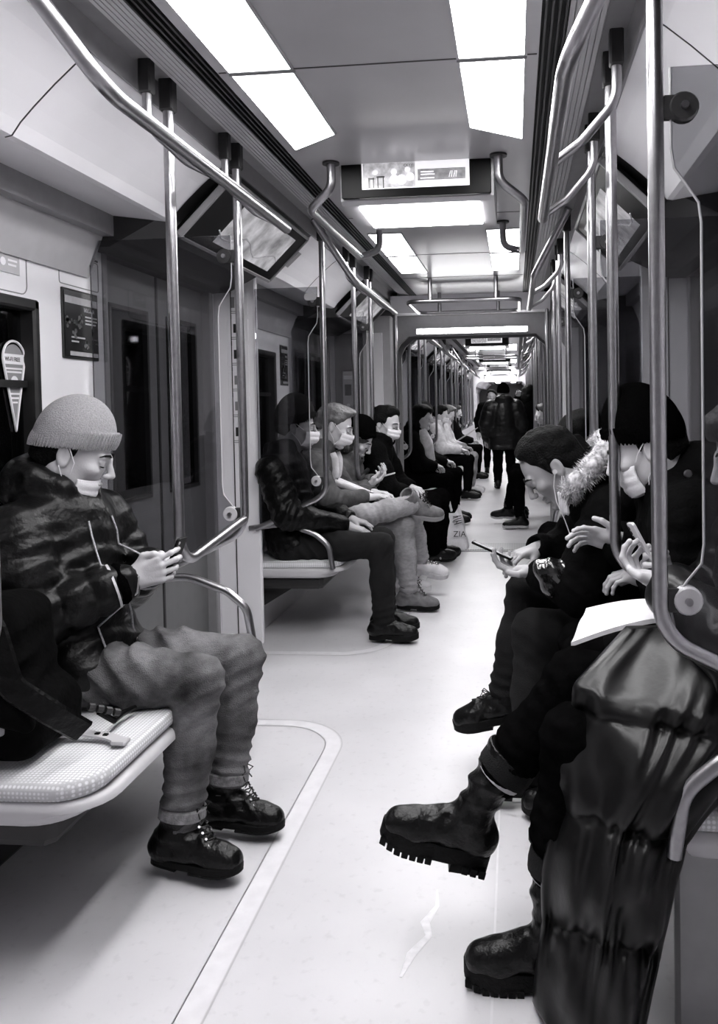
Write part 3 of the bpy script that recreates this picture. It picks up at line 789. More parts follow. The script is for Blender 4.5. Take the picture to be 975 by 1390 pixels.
def mask_shape(low=0., h=.003):
    """pleated face mask bowed over nose and chin; low>0 pulls it under the chin"""
    key = ('mask', low)
    if key in CACHE: return CACHE[key]
    nu, nv = 26, 20; v = []
    for o in (0, 1):
        for i in range(nu + 1):
            u = -1 + 2 * i / nu; th = u * 1.02
            for j in range(nv + 1):
                w_ = -1 + 2 * j / nv
                prof = .118 - .020 * (w_ * .5 + .5 - .7) ** 2 - (.030 * max(0, -w_) ** 1.5) if low == 0 else .105 - .012 * w_ * w_
                bump_ = .012 * math.exp(-(u * 3) ** 2) * (w_ > -.5) if low == 0 else 0
                x = -.012 + (prof + .017 + bump_) * math.cos(th) ** .85 - (.004 if o else 0)
                y = (.079 + .004 * math.cos(w_)) * math.sin(th)
                z = -.058 + .050 * w_ * (1 - .18 * abs(u)) + .0016 * math.sin(w_ * 11) - low * .045
                x += low * (-.012 + .010 * w_)
                if o == 0: x += .0016 * math.sin(w_ * 11 + 1)
                v.append((x, y, z))
    n1 = (nu + 1) * (nv + 1); q = []
    for i in range(nu):
        for j in range(nv):
            a = i * (nv + 1) + j; b = a + nv + 1
            q.append((a, b, b + 1, a + 1)); q.append((n1 + a, n1 + a + 1, n1 + b + 1, n1 + b))
    for i in range(nu):
        for j in (0, nv):
            a = i * (nv + 1) + j; b = a + nv + 1; q.append((a, n1 + a, n1 + b, b) if j == 0 else (a, b, n1 + b, n1 + a))
    for j in range(nv):
        for i in (0, nu):
            a = i * (nv + 1) + j; b = a + 1; q.append((a, b, n1 + b, n1 + a) if i == 0 else (a, n1 + a, n1 + b, b))
    CACHE[key] = (np.array(v), np.array(q)); return CACHE[key]

def hand_mesh(wrist, d, pn, side, curl=(.5, .6, .4), thumb=(.5, .3), spread=.10, sc=1., h=.0028, curls=None):
    """palm, four unequal fingers bent at two knuckles, thumb leaving the side of the palm.
    d: direction wrist->knuckles, pn: the way the palm faces, side: +1 right hand, -1 left hand"""
    x = V(d).normalized(); z = -V(pn); z = (z - x * z.dot(x)).normalized(); y = z.cross(x)
    f = Field((-.05, -.09, -.11), (.20, .09, .06), h)
    ys = [.030, .010, -.011, -.030]; ln = [(.040, .025, .020), (.045, .029, .021), (.041, .027, .020), (.032, .020, .018)]; bx = [.088, .092, .088, .080]; rr = [.0086, .0090, .0086, .0075]
    f.cap((-.04, 0, 0), (.01, 0, 0), .027, .025, k=.02); f.cap((-.04, .010, 0), (.01, .010, 0), .021, .02, k=.02)
    for i in range(4):
        f.cap((.008, ys[i] * .55, 0), (bx[i], ys[i], .001), .0155, .0108, k=.012)
        c = curls[i] if curls else curl
        a = 0; p = V((bx[i], ys[i], .001)); yaw_ = spread * (1.5 - i)
        for q in range(3):
            a += c[q]; dd = V((math.cos(a) * math.cos(yaw_ * (1 - .3 * q)), math.sin(yaw_) * math.cos(a), -math.sin(a))); p2 = p + dd * ln[i][q]
            r0 = rr[i] * (1 - .09 * q); f.cap(p, p2, r0, r0 * .92, k=.0035); f.ell(p2, (r0 * 1.02,) * 3, k=.002); p = p2
    f.ell((.035, .018, -.010), (.034, .020, .015), k=.015).ell((.035, -.02, -.008), (.036, .014, .013), k=.015)
    a1, a2 = thumb
    p = V((.022, .026, -.006)); d1 = V((math.cos(.75 - a1 * .3), math.sin(.75 - a1 * .3), -a1 * .9)).normalized(); p2 = p + d1 * .040
    f.cap(p, p2, .0145, .0108, k=.012); d2 = V((1, .25 - a2 * 1.0, -a1 * .9 - a2 * .2)).normalized(); p3 = p2 + d2 * .032; f.cap(p2, p3, .0104, .0096, k=.004)
    d3 = V((1, -.1 - a2 * 1.5, -a1 * .8 - a2 * .4)).normalized(); f.cap(p3, p3 + d3 * .024, .0096, .008, k=.003)
    vs, qs = f.mesh(1); vs = vs * sc
    if side < 0: vs[:, 1] *= -1; qs = qs[:, ::-1]
    A = np.array([x, y, z]).T
    return vs @ A.T + np.array(wrist), qs

SKIN = mat('light_skin', .50, rough=.5, nscale=9, namp=.10, bump=.08, bscale=220, spec=.35)
SKIN2 = mat('tan_skin', .30, rough=.5, nscale=9, namp=.16, bump=.08, bscale=220, spec=.35)
EYEW = mat('eye_white', .5, rough=.2, nscale=9); EYED = mat('eye_dark', .01, rough=.1, nscale=9)
HAIRB = mat('black_hair', .0015, rough=.6, nscale=90, namp=.5, bump=.8, bscale=150, spec=.1)
HAIRM = mat('brown_hair', .015, rough=.5, nscale=90, namp=.6, bump=.6, bscale=150)
HAIRL = mat('fair_hair', .085, rough=.5, nscale=25, namp=.3, bump=.6, bscale=60)
MASKM = mat('pale_mask_fabric', .78, rough=.8, nscale=60, namp=.05, bump=.15, bscale=200)
def head_matrix(c, yaw_, pitch_, roll_=0):
    """yaw: heading of the face about z from +x; pitch: chin down"""
    return Matrix.Translation(c) @ (Matrix.Rotation(yaw_, 4, 'Z') @ Matrix.Rotation(pitch_, 4, 'Y') @ Matrix.Rotation(roll_, 4, 'X')) @ Matrix.Scale(1.05, 4)

def lerp(a, b, t): return V(a) * (1 - t) + V(b) * t
def bounds(P, m):
    P = np.array([tuple(p) for p in P]); return P.min(0) - m, P.max(0) + m

def person(label, J, opt, group=None):
    """J: joints in world space. opt: clothing. returns the Empty"""
    g = lambda k, d=None: opt.get(k, d)
    fine = g('fine', 0)                       # 2 hero, 1 mid, 0 far
    hh = (.011, .006, .0032)[fine]; hb = (.03, .02, .016)[fine]; hc = (.018, .011, .0075)[fine]
    base = V((J['pel'][0], J['pel'][1], 0)) if not g('stand') else V((J['pel'][0], J['pel'][1], 0))
    t = thing('person', base, label, 'person', group)
    HM = head_matrix(V(J['head']), J.get('yaw', 0), J.get('pitch', .2), J.get('roll', 0))
    skin = g('skin', SKIN)
    parts = []
    hv, hq = head_shape(hh, g('female', False)); parts.append((tf(hv, HM), hq))
    sh, el, wr, hp, kn, an = J['sh'], J['el'], J['wr'], J['hip'], J['kn'], J['an']
    pel, neck = V(J['pel']), V(J['neck']); axis = (neck - pel).normalized(); lat = (V(sh[0]) - V(sh[1])).normalized(); fr = lat.cross(axis).normalized()
    RT = np.array([fr, lat, axis]).T
    chest = lerp(pel, neck, .66); belly = lerp(pel, neck, .33)
    lo, hi = bounds([pel, neck, J['head']] + list(sh) + list(el) + list(wr) + list(hp) + list(kn) + list(an), .16)
    f = Field(lo, hi, hb)
    f.ell(chest, (.085, .14, .15), RT, k=.05).ell(belly, (.08, .12, .14), RT, k=.05).cap(hp[0], hp[1], .085, k=.05)
    hb_ = HM @ V((-.045, 0, -.10)); f.cap(neck, hb_, .052, .050, k=.03)
    for i in (0, 1):
        f.cap(neck, sh[i], .05, .045, k=.04); f.cap(sh[i], el[i], .042, .034, k=.03); f.cap(el[i], wr[i], .034, .024, k=.02)
        f.cap(hp[i], kn[i], .068, .046, k=.03); f.cap(kn[i], an[i], .045, .03, k=.02)
        if 'toe' in J: f.cap(an[i], V(an[i]) + V(J['toe'][i]) * .07 - V((0, 0, .045)), .026, .02, k=.02)
    parts.append(f.mesh(1))
    hnds = g('hands', [{}, {}])
    for i in (0, 1):
        if hnds[i] is None: continue
        q = dict(hnds[i]); dd = V(q.pop('d', None) or (V(wr[i]) - V(el[i]))); pn = V(q.pop('pn', (0, 0, -1)))
        parts.append(hand_mesh(V(wr[i]) + dd.normalized() * .01, dd, pn, -1 if i == 0 else 1, h=(.008, .0045, .0026)[fine], **q))
    bv, bq = join(parts); npobj('body', bv, bq, skin, t)
    # eyes and brows
    if fine:
        for s in (-1, 1):
            if J.get('pitch', .2) > .3:
                o_ = [HM @ (V((.080, s * .032, 0)) + V((math.cos(a_) * .93, s * math.sin(a_), -.42)).normalized() * .0155) for a_ in (-.75, -.4, 0, .4, .8, 1.15)]
                MB().tube(o_, [.0008, .0020, .0025, .0025, .0021, .0008], 6).build('eyelash', EYED, t, True)
            e = Field((.06, s * .032 - .02, -.02), (.10, s * .032 + .02, .02), .003); e.ell((.0812, s * .032, -.003), (.0132, .0132, .011)); v_, q_ = e.mesh(1)
            if J.get('pitch', .2) <= .3: npobj('eye', tf(v_, HM), q_, EYEW, t)
            b_ = MB().tube([HM @ V(p) for p in ((.1005, s * .012, .0255), (.0985, s * .026, .0305), (.0885, s * .043, .0275), (.0765, s * .055, .0200))], [.0022, .0040, .0036, .0012], 8); b_.build('eyebrow', g('brow', HAIRB), t, True)
    hair = g('hair')
    if hair and g('hat') and hair[0] == 'short': hair = ('under', hair[1])
    if hair and g('hat') and hair[0] == 'bob': hair = ('bob_under', hair[1])
    if hair:
        v_, q_ = hair_shape((.010, .006, .004)[fine], hair[0]); npobj('hair', tf(v_, HM), q_, hair[1], t)
    hat = g('hat')
    if hat:
        v_, q_ = hat_shape((.010, .006, .0026)[fine], hat[0]); ho = npobj('hat', tf(v_, HM), q_, hat[1], t)
        if fine == 2 and hat[0] == 'beanie':
            rb = MB()
            for q in range(66):
                a_ = 2 * PI * q / 66; x_, y_ = -.014 + .1135 * math.cos(a_), .0935 * math.sin(a_)
                rb.tube([HM @ V((x_ + .0015 * math.cos(a_) * (w_ in (1, 2)), y_ + .0015 * math.sin(a_) * (w_ in (1, 2)), .0185 + .30 * x_ + .0165 * w_)) for w_ in (0, 1, 2, 3)], [.0018, .0034, .0034, .0018], 6)
            rb.build('ribbed_cuff', hat[1], ho, True)
    if g('mask') is not None:
        low = g('mask'); v_, q_ = mask_shape(low); mo = npobj('face_mask', tf(v_, HM), q_, MASKM, t)
        if fine:
            for s in (-1, 1):
                zt, zb = -.012 - low * .045, -.100 - low * .045
                for z_, e_ in ((zt, (.0, s * .086, .018)), (zb, (-.012, s * .083, -.036))):
                    MB().tube([HM @ V(p) for p in ((.048 - low * .03, s * .073, z_), (.025, s * .083, (z_ + e_[2]) / 2), e_)], .0016, 6).build('ear_loop', MASKM, t, True)
    # jacket
    jk = g('jacket')
    if jk:
        lo, hi = bounds([pel, neck] + list(sh) + list(el) + list(wr) + list(hp), .20); f = Field(lo, hi, hc)
        p_, per = jk.get('puff', 0), jk.get('per', .075); th = jk.get('th', .03); bk = jk.get('bulk', 1.)
        f.ell(chest, ((.105 + th) * bk, .155 + th * .8, .19), RT, k=.06).ell(belly, ((.11 + th) * bk, .15 + th * .7, .18), RT, k=.06)
        f.cap(pel + axis * .03, lerp(pel, neck, .85), .115 + th, .10 + th, k=.05, puff=p_, per=per)
        f.cap(V(hp[0]) + V((0, 0, .02)), V(hp[1]) + V((0, 0, .02)), .105 + th * .5, k=.06)
        sr = jk.get('sleeve', 1.)
        for i in (0, 1):
            f.cap(neck - axis * .02, V(sh[i]), .060 + th * .6, .060 + th * .7, k=.06)
            w_ = lerp(el[i], wr[i], jk.get('sl', .93))
            f.chain([sh[i], lerp(sh[i], el[i], .5), el[i], w_], [(.062 + th) * sr, (.058 + th) * sr, (.052 + th) * sr, (.036 + th * .75) * sr], k=.035, puff=p_ * .8, per=per)
        if jk.get('skirt'):                                    # coat covering the thighs
            for i in (0, 1): f.cap(hp[i], lerp(hp[i], kn[i], jk['skirt']), .11 + th * .3, .085 + th * .5, k=.08, puff=p_ * .6, per=per)
        if jk.get('long'):
            for i in (0, 1): f.cap(hp[i], lerp(hp[i], an[i], jk['long']), .13 + th * .3, .15, k=.10, puff=p_ * .6, per=per)
        if jk.get('hood'):
            hc_ = neck - fr * .080 + axis * .065
            f.ell(hc_, (.085, .13, .075), RT, k=.04)
            for s in (-1, 1): f.cap(hc_ + lat * s * .09, neck + fr * .05 + lat * s * .07 + axis * .01, .04, .028, k=.03)
        if jk.get('high'):
            f.ell(neck - fr * .060 + axis * .10, (.07, .105, .06), RT, k=.04)
            for s in (-1, 1): f.chain([neck - fr * .06 + lat * s * .08 + axis * .105, neck + fr * .0 + lat * s * .095 + axis * .085, neck + fr * .075 + lat * s * .075 + axis * .05], [.036, .034, .024], k=.03)
        cr = jk.get('collar', .055)
        if cr:
            for q in range(10):
                a0, a1 = 2 * PI * q / 10, 2 * PI * (q + 1) / 10
                if jk.get('open') and q in (9, 0): continue
                P_ = [neck + axis * (.035 + .01 * math.cos(a)) + fr * (.082 * math.cos(a) + .01) + lat * .088 * math.sin(a) for a in (a0, a1)]
                f.cap(P_[0], P_[1], cr * .5, cr * .5, k=.02); f.cap(P_[0] + axis * .03, P_[1] + axis * .03, cr * .42, cr * .42, k=.02)
        fa = jk.get('fold', .006)
        for i in (0, 1):
            f.folds(el[i], (V(wr[i]) - V(sh[i])), fa * 1.2, 75, .10, i)
            f.folds(lerp(sh[i], el[i], .25), (V(el[i]) - V(sh[i])), fa, 60, .12, i + 2)
        f.folds(belly + fr * .1, axis, fa * 1.2, 50, .22, 5)
        f.noise(fa * .35, 45, g('seed', 1), 5)
        f.ell(HM @ V((.03, 0, -.03)), (.095, .08, .12), np.array(HM.to_3x3().normalized()), k=.01, sub=True)
        # opening for the neck and cuffs
        for i in (0, 1):
            dd = (V(wr[i]) - V(el[i])).normalized(); w_ = lerp(el[i], wr[i], jk.get('sl', .93))
            f.cap(w_ + dd * .02, w_ + dd * .12, .032, .036, k=.006, sub=True)
        v_, q_ = f.mesh(1); jo = npobj('jacket', v_, q_, jk['m'], t); t_j = jo
        opt['_bvh'] = BVHTree.FromPolygons([tuple(p) for p in v_], [tuple(p) for p in q_]) if fine == 2 else None
        opt['_frame'] = (chest, axis, lat, fr, neck, pel, HM); opt['_jacket'] = jo
    tr = g('trousers')
    if tr:
        lo, hi = bounds(list(hp) + list(kn) + list(an) + [pel], .16); f = Field(lo, hi, hc)
        f.cap(V(hp[0]) + V((0, 0, .01)), V(hp[1]) + V((0, 0, .01)), .115, k=.05)
        b_ = tr.get('b', 1.)
        for i in (0, 1):
            e_ = lerp(kn[i], an[i], tr.get('hem', .93))
            F2 = Field(lo, hi, hc)
            F2.chain([hp[i], lerp(hp[i], kn[i], .55), kn[i], lerp(kn[i], an[i], .45), e_], [.098 * b_, .086 * b_, .069 * b_, .066 * b_, tr.get('cuff', .055) * b_], k=.035)
            fo = tr.get('fold', 1.); F2.folds(lerp(kn[i], an[i], .1), (V(an[i]) - V(hp[i])), .0075 * fo, 70, .10, i); F2.folds(e_, (V(an[i]) - V(kn[i])), .008 * fo, 80, .13, i + 1); F2.folds(lerp(hp[i], kn[i], .2), (V(kn[i]) - V(hp[i])) + V((0, 0, .2)), .012 * fo, 50, .18, i)
            f.F = np.minimum(f.F, F2.F) if np.linalg.norm(np.array(kn[0]) - np.array(kn[1])) > 0 else f.F
        f.noise(.0015, 60, 4, 5)
        for i in (0, 1):
            dd = (V(an[i]) - V(kn[i])).normalized(); e_ = lerp(kn[i], an[i], tr.get('hem', .93))
            f.half(e_ + dd * .5, dd)
            f.cap(e_ + dd * .035, e_ + dd * .2, .043, .06, k=.006, sub=True)
        v_, q_ = f.mesh(1); npobj('trousers', v_, q_, tr['m'], t)
    so = g('shoes')
    if so:
        for i in (0, 1):
            sp = so[i] if isinstance(so, (list, tuple)) else so
            if sp is None: continue
            shoe(an[i], J['toe'][i], V(kn[i]) - V(an[i]), sp, fine, t)
    return t

def shoe(ank, toe, up, sp, fine, t):
    """boot or shoe; ank = ankle joint, toe = direction of the foot, sp: dict kind, m, sole, L"""
    x = V(toe).normalized(); z = V(up).normalized(); z = (z - x * z.dot(x)).normalized(); y = z.cross(x)
    if 'z' in sp: z = V(sp['z']); z = (z - x * z.dot(x)).normalized(); y = z.cross(x)
    k = sp.get('L', .29) / .29; H = sp.get('H', .085)          # ankle height above sole bottom
    kind = sp['kind']; h = (.012, .008, .0042)[fine]
    f = Field((-.12, -.09, -H - .03), (.24, .09, .24), h)
    st = sp.get('st', .028); zb = -H                            # sole thickness, bottom
    zu = zb + st
    f.chain([(-.055, 0, zu + .035), (.03, 0, zu + .030), (.115, .004, zu + .020), (.165, .004, zu + .013)], [.036, .036, .036, .030], k=.03)
    f.cap((-.045, 0, zu + .03), (-.02, 0, .02), .040, .042, k=.03); f.cap((.0, 0, .0), (.07, 0, zu + .045), .040, .030, k=.03)
    f.cap((.10, 0, zu + .03), (.16, 0, zu + .025), .030, .028 if kind == 'boot' else .022, k=.03)
    top = sp.get('top', .02)
    A0 = np.array([x, y, z]).T; upv = V(up).normalized(); ul = V((upv.dot(x), upv.dot(y), upv.dot(z)))
    sv = (V((-.1, 0, 1)) * (1 - sp.get('tilt', .45)) + ul * sp.get('tilt', .45)).normalized(); sv = sv / max(.4, sv.z)
    if top > .03:
        f.chain([(-.01, 0, .0), tuple(sv * top * .5), tuple(sv * (top + .01))], [.044, .047, sp.get('tr', .050)], k=.02)
    g = [(f.lo[i] + h * np.arange(f.n[i])).astype(np.float32).reshape([-1 if j == i else 1 for j in range(3)]) for i in range(3)]
    if sp.get('crease'): 
        f.folds((.06, 0, .0), (1, 0, .6), .004, 85, .06, 1); f.folds((-.01, 0, top * .55), (0.1, 0, 1), .007, 62, .09, 2); f.noise(.0012, 60, 6, 4)
    if sp.get('wrinkle'): f.folds((-.01, 0, top * .3), (.2, 0, 1), .005, 90, .06, 2)
    f.half((0, 0, zu - .002), (0, 0, -1)); f.half(tuple(sv * top), tuple(sv) if top > .03 else (0, 0, 1))
    f.cap(tuple(sv * (top - .03)), tuple(sv * (top + .1)), sp.get('tr', .050) - .012 if top > .03 else .034, k=.004, sub=True)
    def put(vs):
        vs = vs * np.array([k, k * 1.02, 1.]); A = np.array([x, y, z]).T; return vs @ A.T + np.array(ank)
    v_, q_ = f.mesh(1); so = npobj('boot' if kind == 'boot' else 'shoe', put(v_), q_, sp['m'], t)
    # sole with heel and tread
    out = []
    N_ = 36
    for i in range(N_):
        a = 2 * PI * i / N_; cx, sy = math.cos(a), math.sin(a)
        xx = .055 + .145 * cx * (1.0 if cx > 0 else .98); wv = (.040 + .010 * (xx > .06) * min(1, (xx - .06) / .06)) if xx > 0.0 else .038
        out.append((xx, wv * (abs(sy) ** .75) * (1 if sy > 0 else -1)))
    fn = lambda p, q, h_: tuple(put(np.array([[p, q, h_ + (.014 * max(0, (p - .14) / .06) ** 1.5 if sp.get('rock', 1) else 0)]]))[0])
    m = MB(); m.slab(out, fn, zb + st * .35, zu + .008, .004, 3)
    heel = [(p, q) for p, q in out if p < .012] + [(.012, -.038), (.012, .038)]
    heel = sorted(heel, key=lambda p: math.atan2(p[1], p[0] + .03)); m.slab(heel, fn, zb, zb + st * .5, .002, 1)
    fore = [(p, q) for p, q in out if p > .055] + [(.055, .042), (.055, -.042)]
    fore = sorted(fore, key=lambda p: math.atan2(p[1], p[0] - .12)); m.slab(fore, fn, zb, zb + st * .5, .002, 1) if not sp.get('lug') else None
    if sp.get('lug') and fine:
        for i in range(7):
            px = .060 + i * .0200
            w_ = .046 * math.sqrt(max(.05, 1 - ((px - .09) / .12) ** 2))
            for s in (-1, 1):
                m.slab([(px, s * .004), (px + .014, s * .008), (px + .016, s * w_), (px + .000, s * w_)][::s], fn, zb + .008, zb + st * .5, .0015, 1)
        for i in range(4):
            px = -.08 + i * .022; m.slab([(px, -.037), (px + .016, -.037), (px + .016, .037), (px, .037)], fn, zb + .002, zb + st * .4, .0015, 1)
    m.build('sole', sp['sole'], so, True)
    if sp.get('laces') and fine:
        m = MB(); hk = MB()
        nl = 6 if kind == 'boot' else 4
        for i in range(nl):
            u = i / (nl - 1)
            p0 = lerp((.105, 0, zu + .062), (.045, 0, .055 if kind == 'boot' else .02), u); w_ = .017
            rise = V((.006, 0, .012))
            L_ = [fnv(put, V(p0) + V((0, -w_, -.004)) + rise * .3), fnv(put, V(p0) + rise), fnv(put, V(p0) + V((-.012, w_, .006)) + rise * .3)]
            m.tube(L_, .0022, 6); L2 = [fnv(put, V(p0) + V((0, w_, -.004)) + rise * .3), fnv(put, V(p0) + rise * 1.2), fnv(put, V(p0) + V((-.012, -w_, .006)) + rise * .3)]; m.tube(L2, .0022, 6)
            for s in (-1, 1): c0 = V(p0) + V((.0, s * (w_ + .003), -.004)); hk.tube([fnv(put, c0), fnv(put, c0 + V((.003, s * .002, .005)))], .0042, 8)
        pk = V((.045, 0, .075 if kind == 'boot' else .035))
        for s in (-1, 1):
            m.tube([fnv(put, pk + V(p)) for p in ((0, 0, 0), (.018, s * .012, .014), (.030, s * .028, .002), (.018, s * .022, -.010), (.004, s * .004, -.002))], .002, 6)
            m.tube([fnv(put, pk + V(p)) for p in ((0, 0, 0), (.014, s * .016, -.006), (.030, s * .024, -.028))], .002, 6)
        m.build('laces', sp.get('lm', SLOT), so, True); hk.build('hook_pattern', STEEL, so, True)
    return so
def fnv(put, p): return V(put(np.array([[p[0], p[1], p[2]]]))[0])

def phone(c, up, nrm, label, m=None, w=.036, hgt=.075):
    """c centre, up = long axis, nrm = screen normal"""
    up = V(up).normalized(); nrm = V(nrm); nrm = (nrm - up * nrm.dot(up)).normalized(); rt_ = up.cross(nrm)
    t = thing('phone', V(c), label, 'phone')
    o = rrect(-w, -hgt, w, hgt, .009, 4)
    def fn(p, q, h_): return tuple(V(c) + rt_ * p + up * q + nrm * h_)
    MB().slab(o, fn, -.004, .004, .002, 3).build('case', m or BLACK, t, True)
    MB().slab(rrect(-w + .003, -hgt + .005, w - .003, hgt - .005, .006, 3), fn, .0036, .0046, .0003, 1).build('screen', MATS.get('phone_screen') or mat('phone_screen', .35, rough=.1, nscale=30, namp=.5, emit=.8), t)
    b = MB()
    for k in (0, 1, 2): b.tube([tuple(V(fn(w - .012, hgt - .014 - k * .013, -.0040))), tuple(V(fn(w - .012, hgt - .014 - k * .013, -.0058)))], .0048, 12)
    b.build('camera', BLACK if m else LGREY, t, True)
    return t
def surf_path(opt, pts, off=.004, toward=None):
    """drape points onto the jacket: cast from outside toward the torso axis"""
    out = []
    for p in pts:
        p = V(p); chest, axis, lat, fr, neck, pel, HM = opt['_frame']
        d = -fr if toward is None else V(toward).normalized(); hit = opt['_bvh'].ray_cast(p - d * .35, d, 1.)
        out.append(hit[0] - d * off if hit[0] is not None else p)
    return out
# ------------------------------------------------------------------ benches
PADM = m_pattern('woven_seat_fabric', .80, .50, 95, .9)
SHELL = mat('pale_seat_shell', .5, rough=.35, nscale=12, namp=.04)
UNDER = mat('dark_underseat_metal', .02, rough=.6, nscale=12, namp=.1)
def bench(s, bounds, label, solid=False, arm0=True, arm1=True):
    y0, y1 = bounds[0], bounds[-1]
    t = thing('bench', (X(s, .9), (y0 + y1) / 2, 0), label, 'bench', 'benches along the walls')
    for ya, yb in zip(bounds, bounds[1:]):
        o = rrect(.60, ya + .008, 1.16, yb - .008, .11, 6)
        fn = lambda p, q, h: (X(s, p), q, h + .012 * math.sin((q - ya) / (yb - ya) * PI) * (1 if p < .9 else .3) - .02 * max(0, (p - .8)))
        MB().slab(o, fn, .425, .47, .02, 5).build('seat_pad', PADM, t, True)
        o2 = rrect(.585, ya + .002, 1.16, yb - .002, .12, 6)
        MB().slab(o2, lambda p, q, h: (X(s, p + (.06 if h < .40 else 0) * (1 if p < .8 else 0)), q, h), .37, .428, .022, 5).build('seat_shell', SHELL, t, True)
        ob = rrect(ya + .015, .50, yb - .015, .98, .12, 6)
        MB().slab(ob, lambda p, q, h: (X(s, 1.13 + (q - .5) * .12 + h), p, q), .0, .05, .02, 4).build('backrest', PADM, t, True)
        MB().slab(rrect(ya + .004, .46, yb - .004, 1.0, .13, 6), lambda p, q, h: (X(s, 1.165 + (q - .5) * .12 + h), p, q), .0, .04, .015, 3).build('back_shell', SHELL, t, True)
    MB().box((X(s, .72), y0 + .05, .30), (X(s, 1.12), y1 - .05, .375), .02).build('support_beam', UNDER, t)
    for y in (y0 + .16, y1 - .16):
        MB().prism([(X(s, .80), .36), (X(s, 1.29), .36), (X(s, 1.29), .12), (X(s, 1.2), .12)], 'Y', y - .02, y + .02).build('bracket', UNDER if not solid else SHELL, t)
    MB().box((X(s, 1.14), y0, .0), (X(s, 1.299), y1, .26), .01).build('heater_skirt', LGREY if s == -1 and y0 > 4 else DGREY, t)  # dark grey puts under-seat shade into the colour; second left skirt stays pale
    if solid:
        MB().box((X(s, .70), y0 + .01, .0), (X(s, 1.2), y0 + .04, .40), .01).build('side_panel', MGREY, t)
    for f, y in ((arm0, y0 - .015), (arm1, y1 + .015)):
        if not f: continue
        if f == 'near': y -= .07
        e = .035 if f == 'near' else 0
        p = fillet([(X(s, 1.12), y, .66), (X(s, .90), y, .685), (X(s, .74 + e), y, .625), (X(s, .665 + e), y, .56), (X(s, .645 + e), y, .43)], [.2, .12, .09], 6)
        a_ = MB().tube(p, .0155, 14).build('armrest', STEEL, t, True)
    return t
bench(-1, [1.70, 2.29, 2.96], 'near left bench with pale patterned double seats', arm0=False)
bench(1, [1.675, 2.34, 2.96], 'near right bench, mostly hidden by coats', solid=True, arm0='near')
bench(-1, [4.36, 4.85, 5.3, 5.78], 'second left bench, behind the first left door')
bench(1, [4.36, 4.85, 5.3, 5.78], 'second right bench, behind the poles')
for i, (a, b, c) in enumerate(BAYS2[:4]):
    for s in (-1, 1):
        bench(s, [a + .02, (a + c) / 2, c - .02], 'distant %s bench, %s beyond the gangway' % (SIDE[s], ORD[i]))

# ------------------------------------------------------------------ posters, stickers, panels
INK = mat('poster_black', .008, rough=.25, nscale=40, namp=.2)
PIC = mat('poster_print', .10, rough=.3, nscale=38, namp=.95)
PW = mat('poster_pale_ink', .45, rough=.4, nscale=40, namp=.1)
def wallM(s): return [(0, 1 if s < 0 else -1, 0), (0, 0, 1), (-s, 0, 0)]
def poster(s, y0, y1, z0, z1, label):
    x = X(s, WA); t = thing('poster', (x, (y0 + y1) / 2, z0), label, 'poster', None)
    MB().box((x, y0, z0), (x - s * .008, y1, z1), .002).build('frame', RUB, t)
    MB().box((x - s * .008, y0 + .008, z0 + .008), (x - s * .010, y1 - .008, z1 - .008)).build('print', INK, t)
    b = MB().box((x - s * .009, y0 + .012, z1 - .055), (x - s * .011, y1 - .012, z1 - .028)).box((x - s * .009, y0 + .04, z0 + .012), (x - s * .011, y1 - .012, z0 + .028))
    for k, (u, v, w) in enumerate(((.60, .62, .34), (.60, .57, .34), (.60, .52, .3), (.2, .30, .38), (.2, .24, .2))):
        b.box((x - s * .009, y0 + (y1 - y0) * u, z0 + (z1 - z0) * v), (x - s * .011, y0 + (y1 - y0) * (u + w), z0 + (z1 - z0) * v + .006))
    b.build('text_pattern', PW, t)
    f = MB(); R_.seed(3)
    for (u, v, h, w) in ((.12, .52, .12, .05), (.27, .42, .28, .09), (.45, .55, .2, .05), (.62, .24, .2, .08)):
        for q in range(10):
            yy = y0 + (y1 - y0) * (u + R_.uniform(-w, w)); zz = z0 + (z1 - z0) * (v + R_.uniform(-h / 2, h / 2))
            f.tube([(x - s * .0095, yy, zz), (x - s * .0115, yy, zz)], R_.uniform(.004, .009), 8)
    f.build('picture_pattern', PIC, t)
    text('МОСКВА', .022, (x - s * .0112, y0 + (y1 - y0) * (.56 if s < 0 else .9), z0 + (z1 - z0) * .70), wallM(s), PW, t, sx=.8)
    return t
poster(-1, 2.825, 3.078, 1.535, 1.80, 'black framed poster on the white wall above the light beanie')
poster(-1, 5.60, 5.78, 1.50, 1.79, 'small dark poster on the white wall above the striped dark beanie')
def panel_lines(s, y0, y1, z0, z1, r, m=MGREY, w=.0022):
    o = rrect(y0, z0, y1, z1, r, 5); p = [V((X(s, WA) - s * .0005, a, b)) for a, b in o]; p.append(p[0].copy()); trim(MB().tube(p, w, 6, False), m)
panel_lines(-1, 1.95, 2.62, 1.74, 1.97, .03)
panel_lines(-1, 2.82, 3.10, 1.815, 1.93, .01)
trim(MB().box((X(-1, WA - .002), 2.815, 1.935), (X(-1, WA + .001), 3.10, 1.943)), RUB)
# faint sticker on the upper panel
fs = thing('sticker', (X(-1, WA), 2.5, 1.80), 'faint pale pictogram sticker high on the near left wall panel', 'sticker')
MB().box((X(-1, WA), 2.46, 1.80), (X(-1, WA - .003), 2.58, 1.87), .001).build('backing', LGREY, fs)
MB().box((X(-1, WA - .002), 2.515, 1.84), (X(-1, WA - .004), 2.565, 1.847)).box((X(-1, WA - .002), 2.515, 1.825), (X(-1, WA - .004), 2.56, 1.832)).tube([(X(-1, WA - .002), 2.49, 1.835), (X(-1, WA - .004), 2.49, 1.835)], .014, 12).build('pictogram', WHITE, fs)
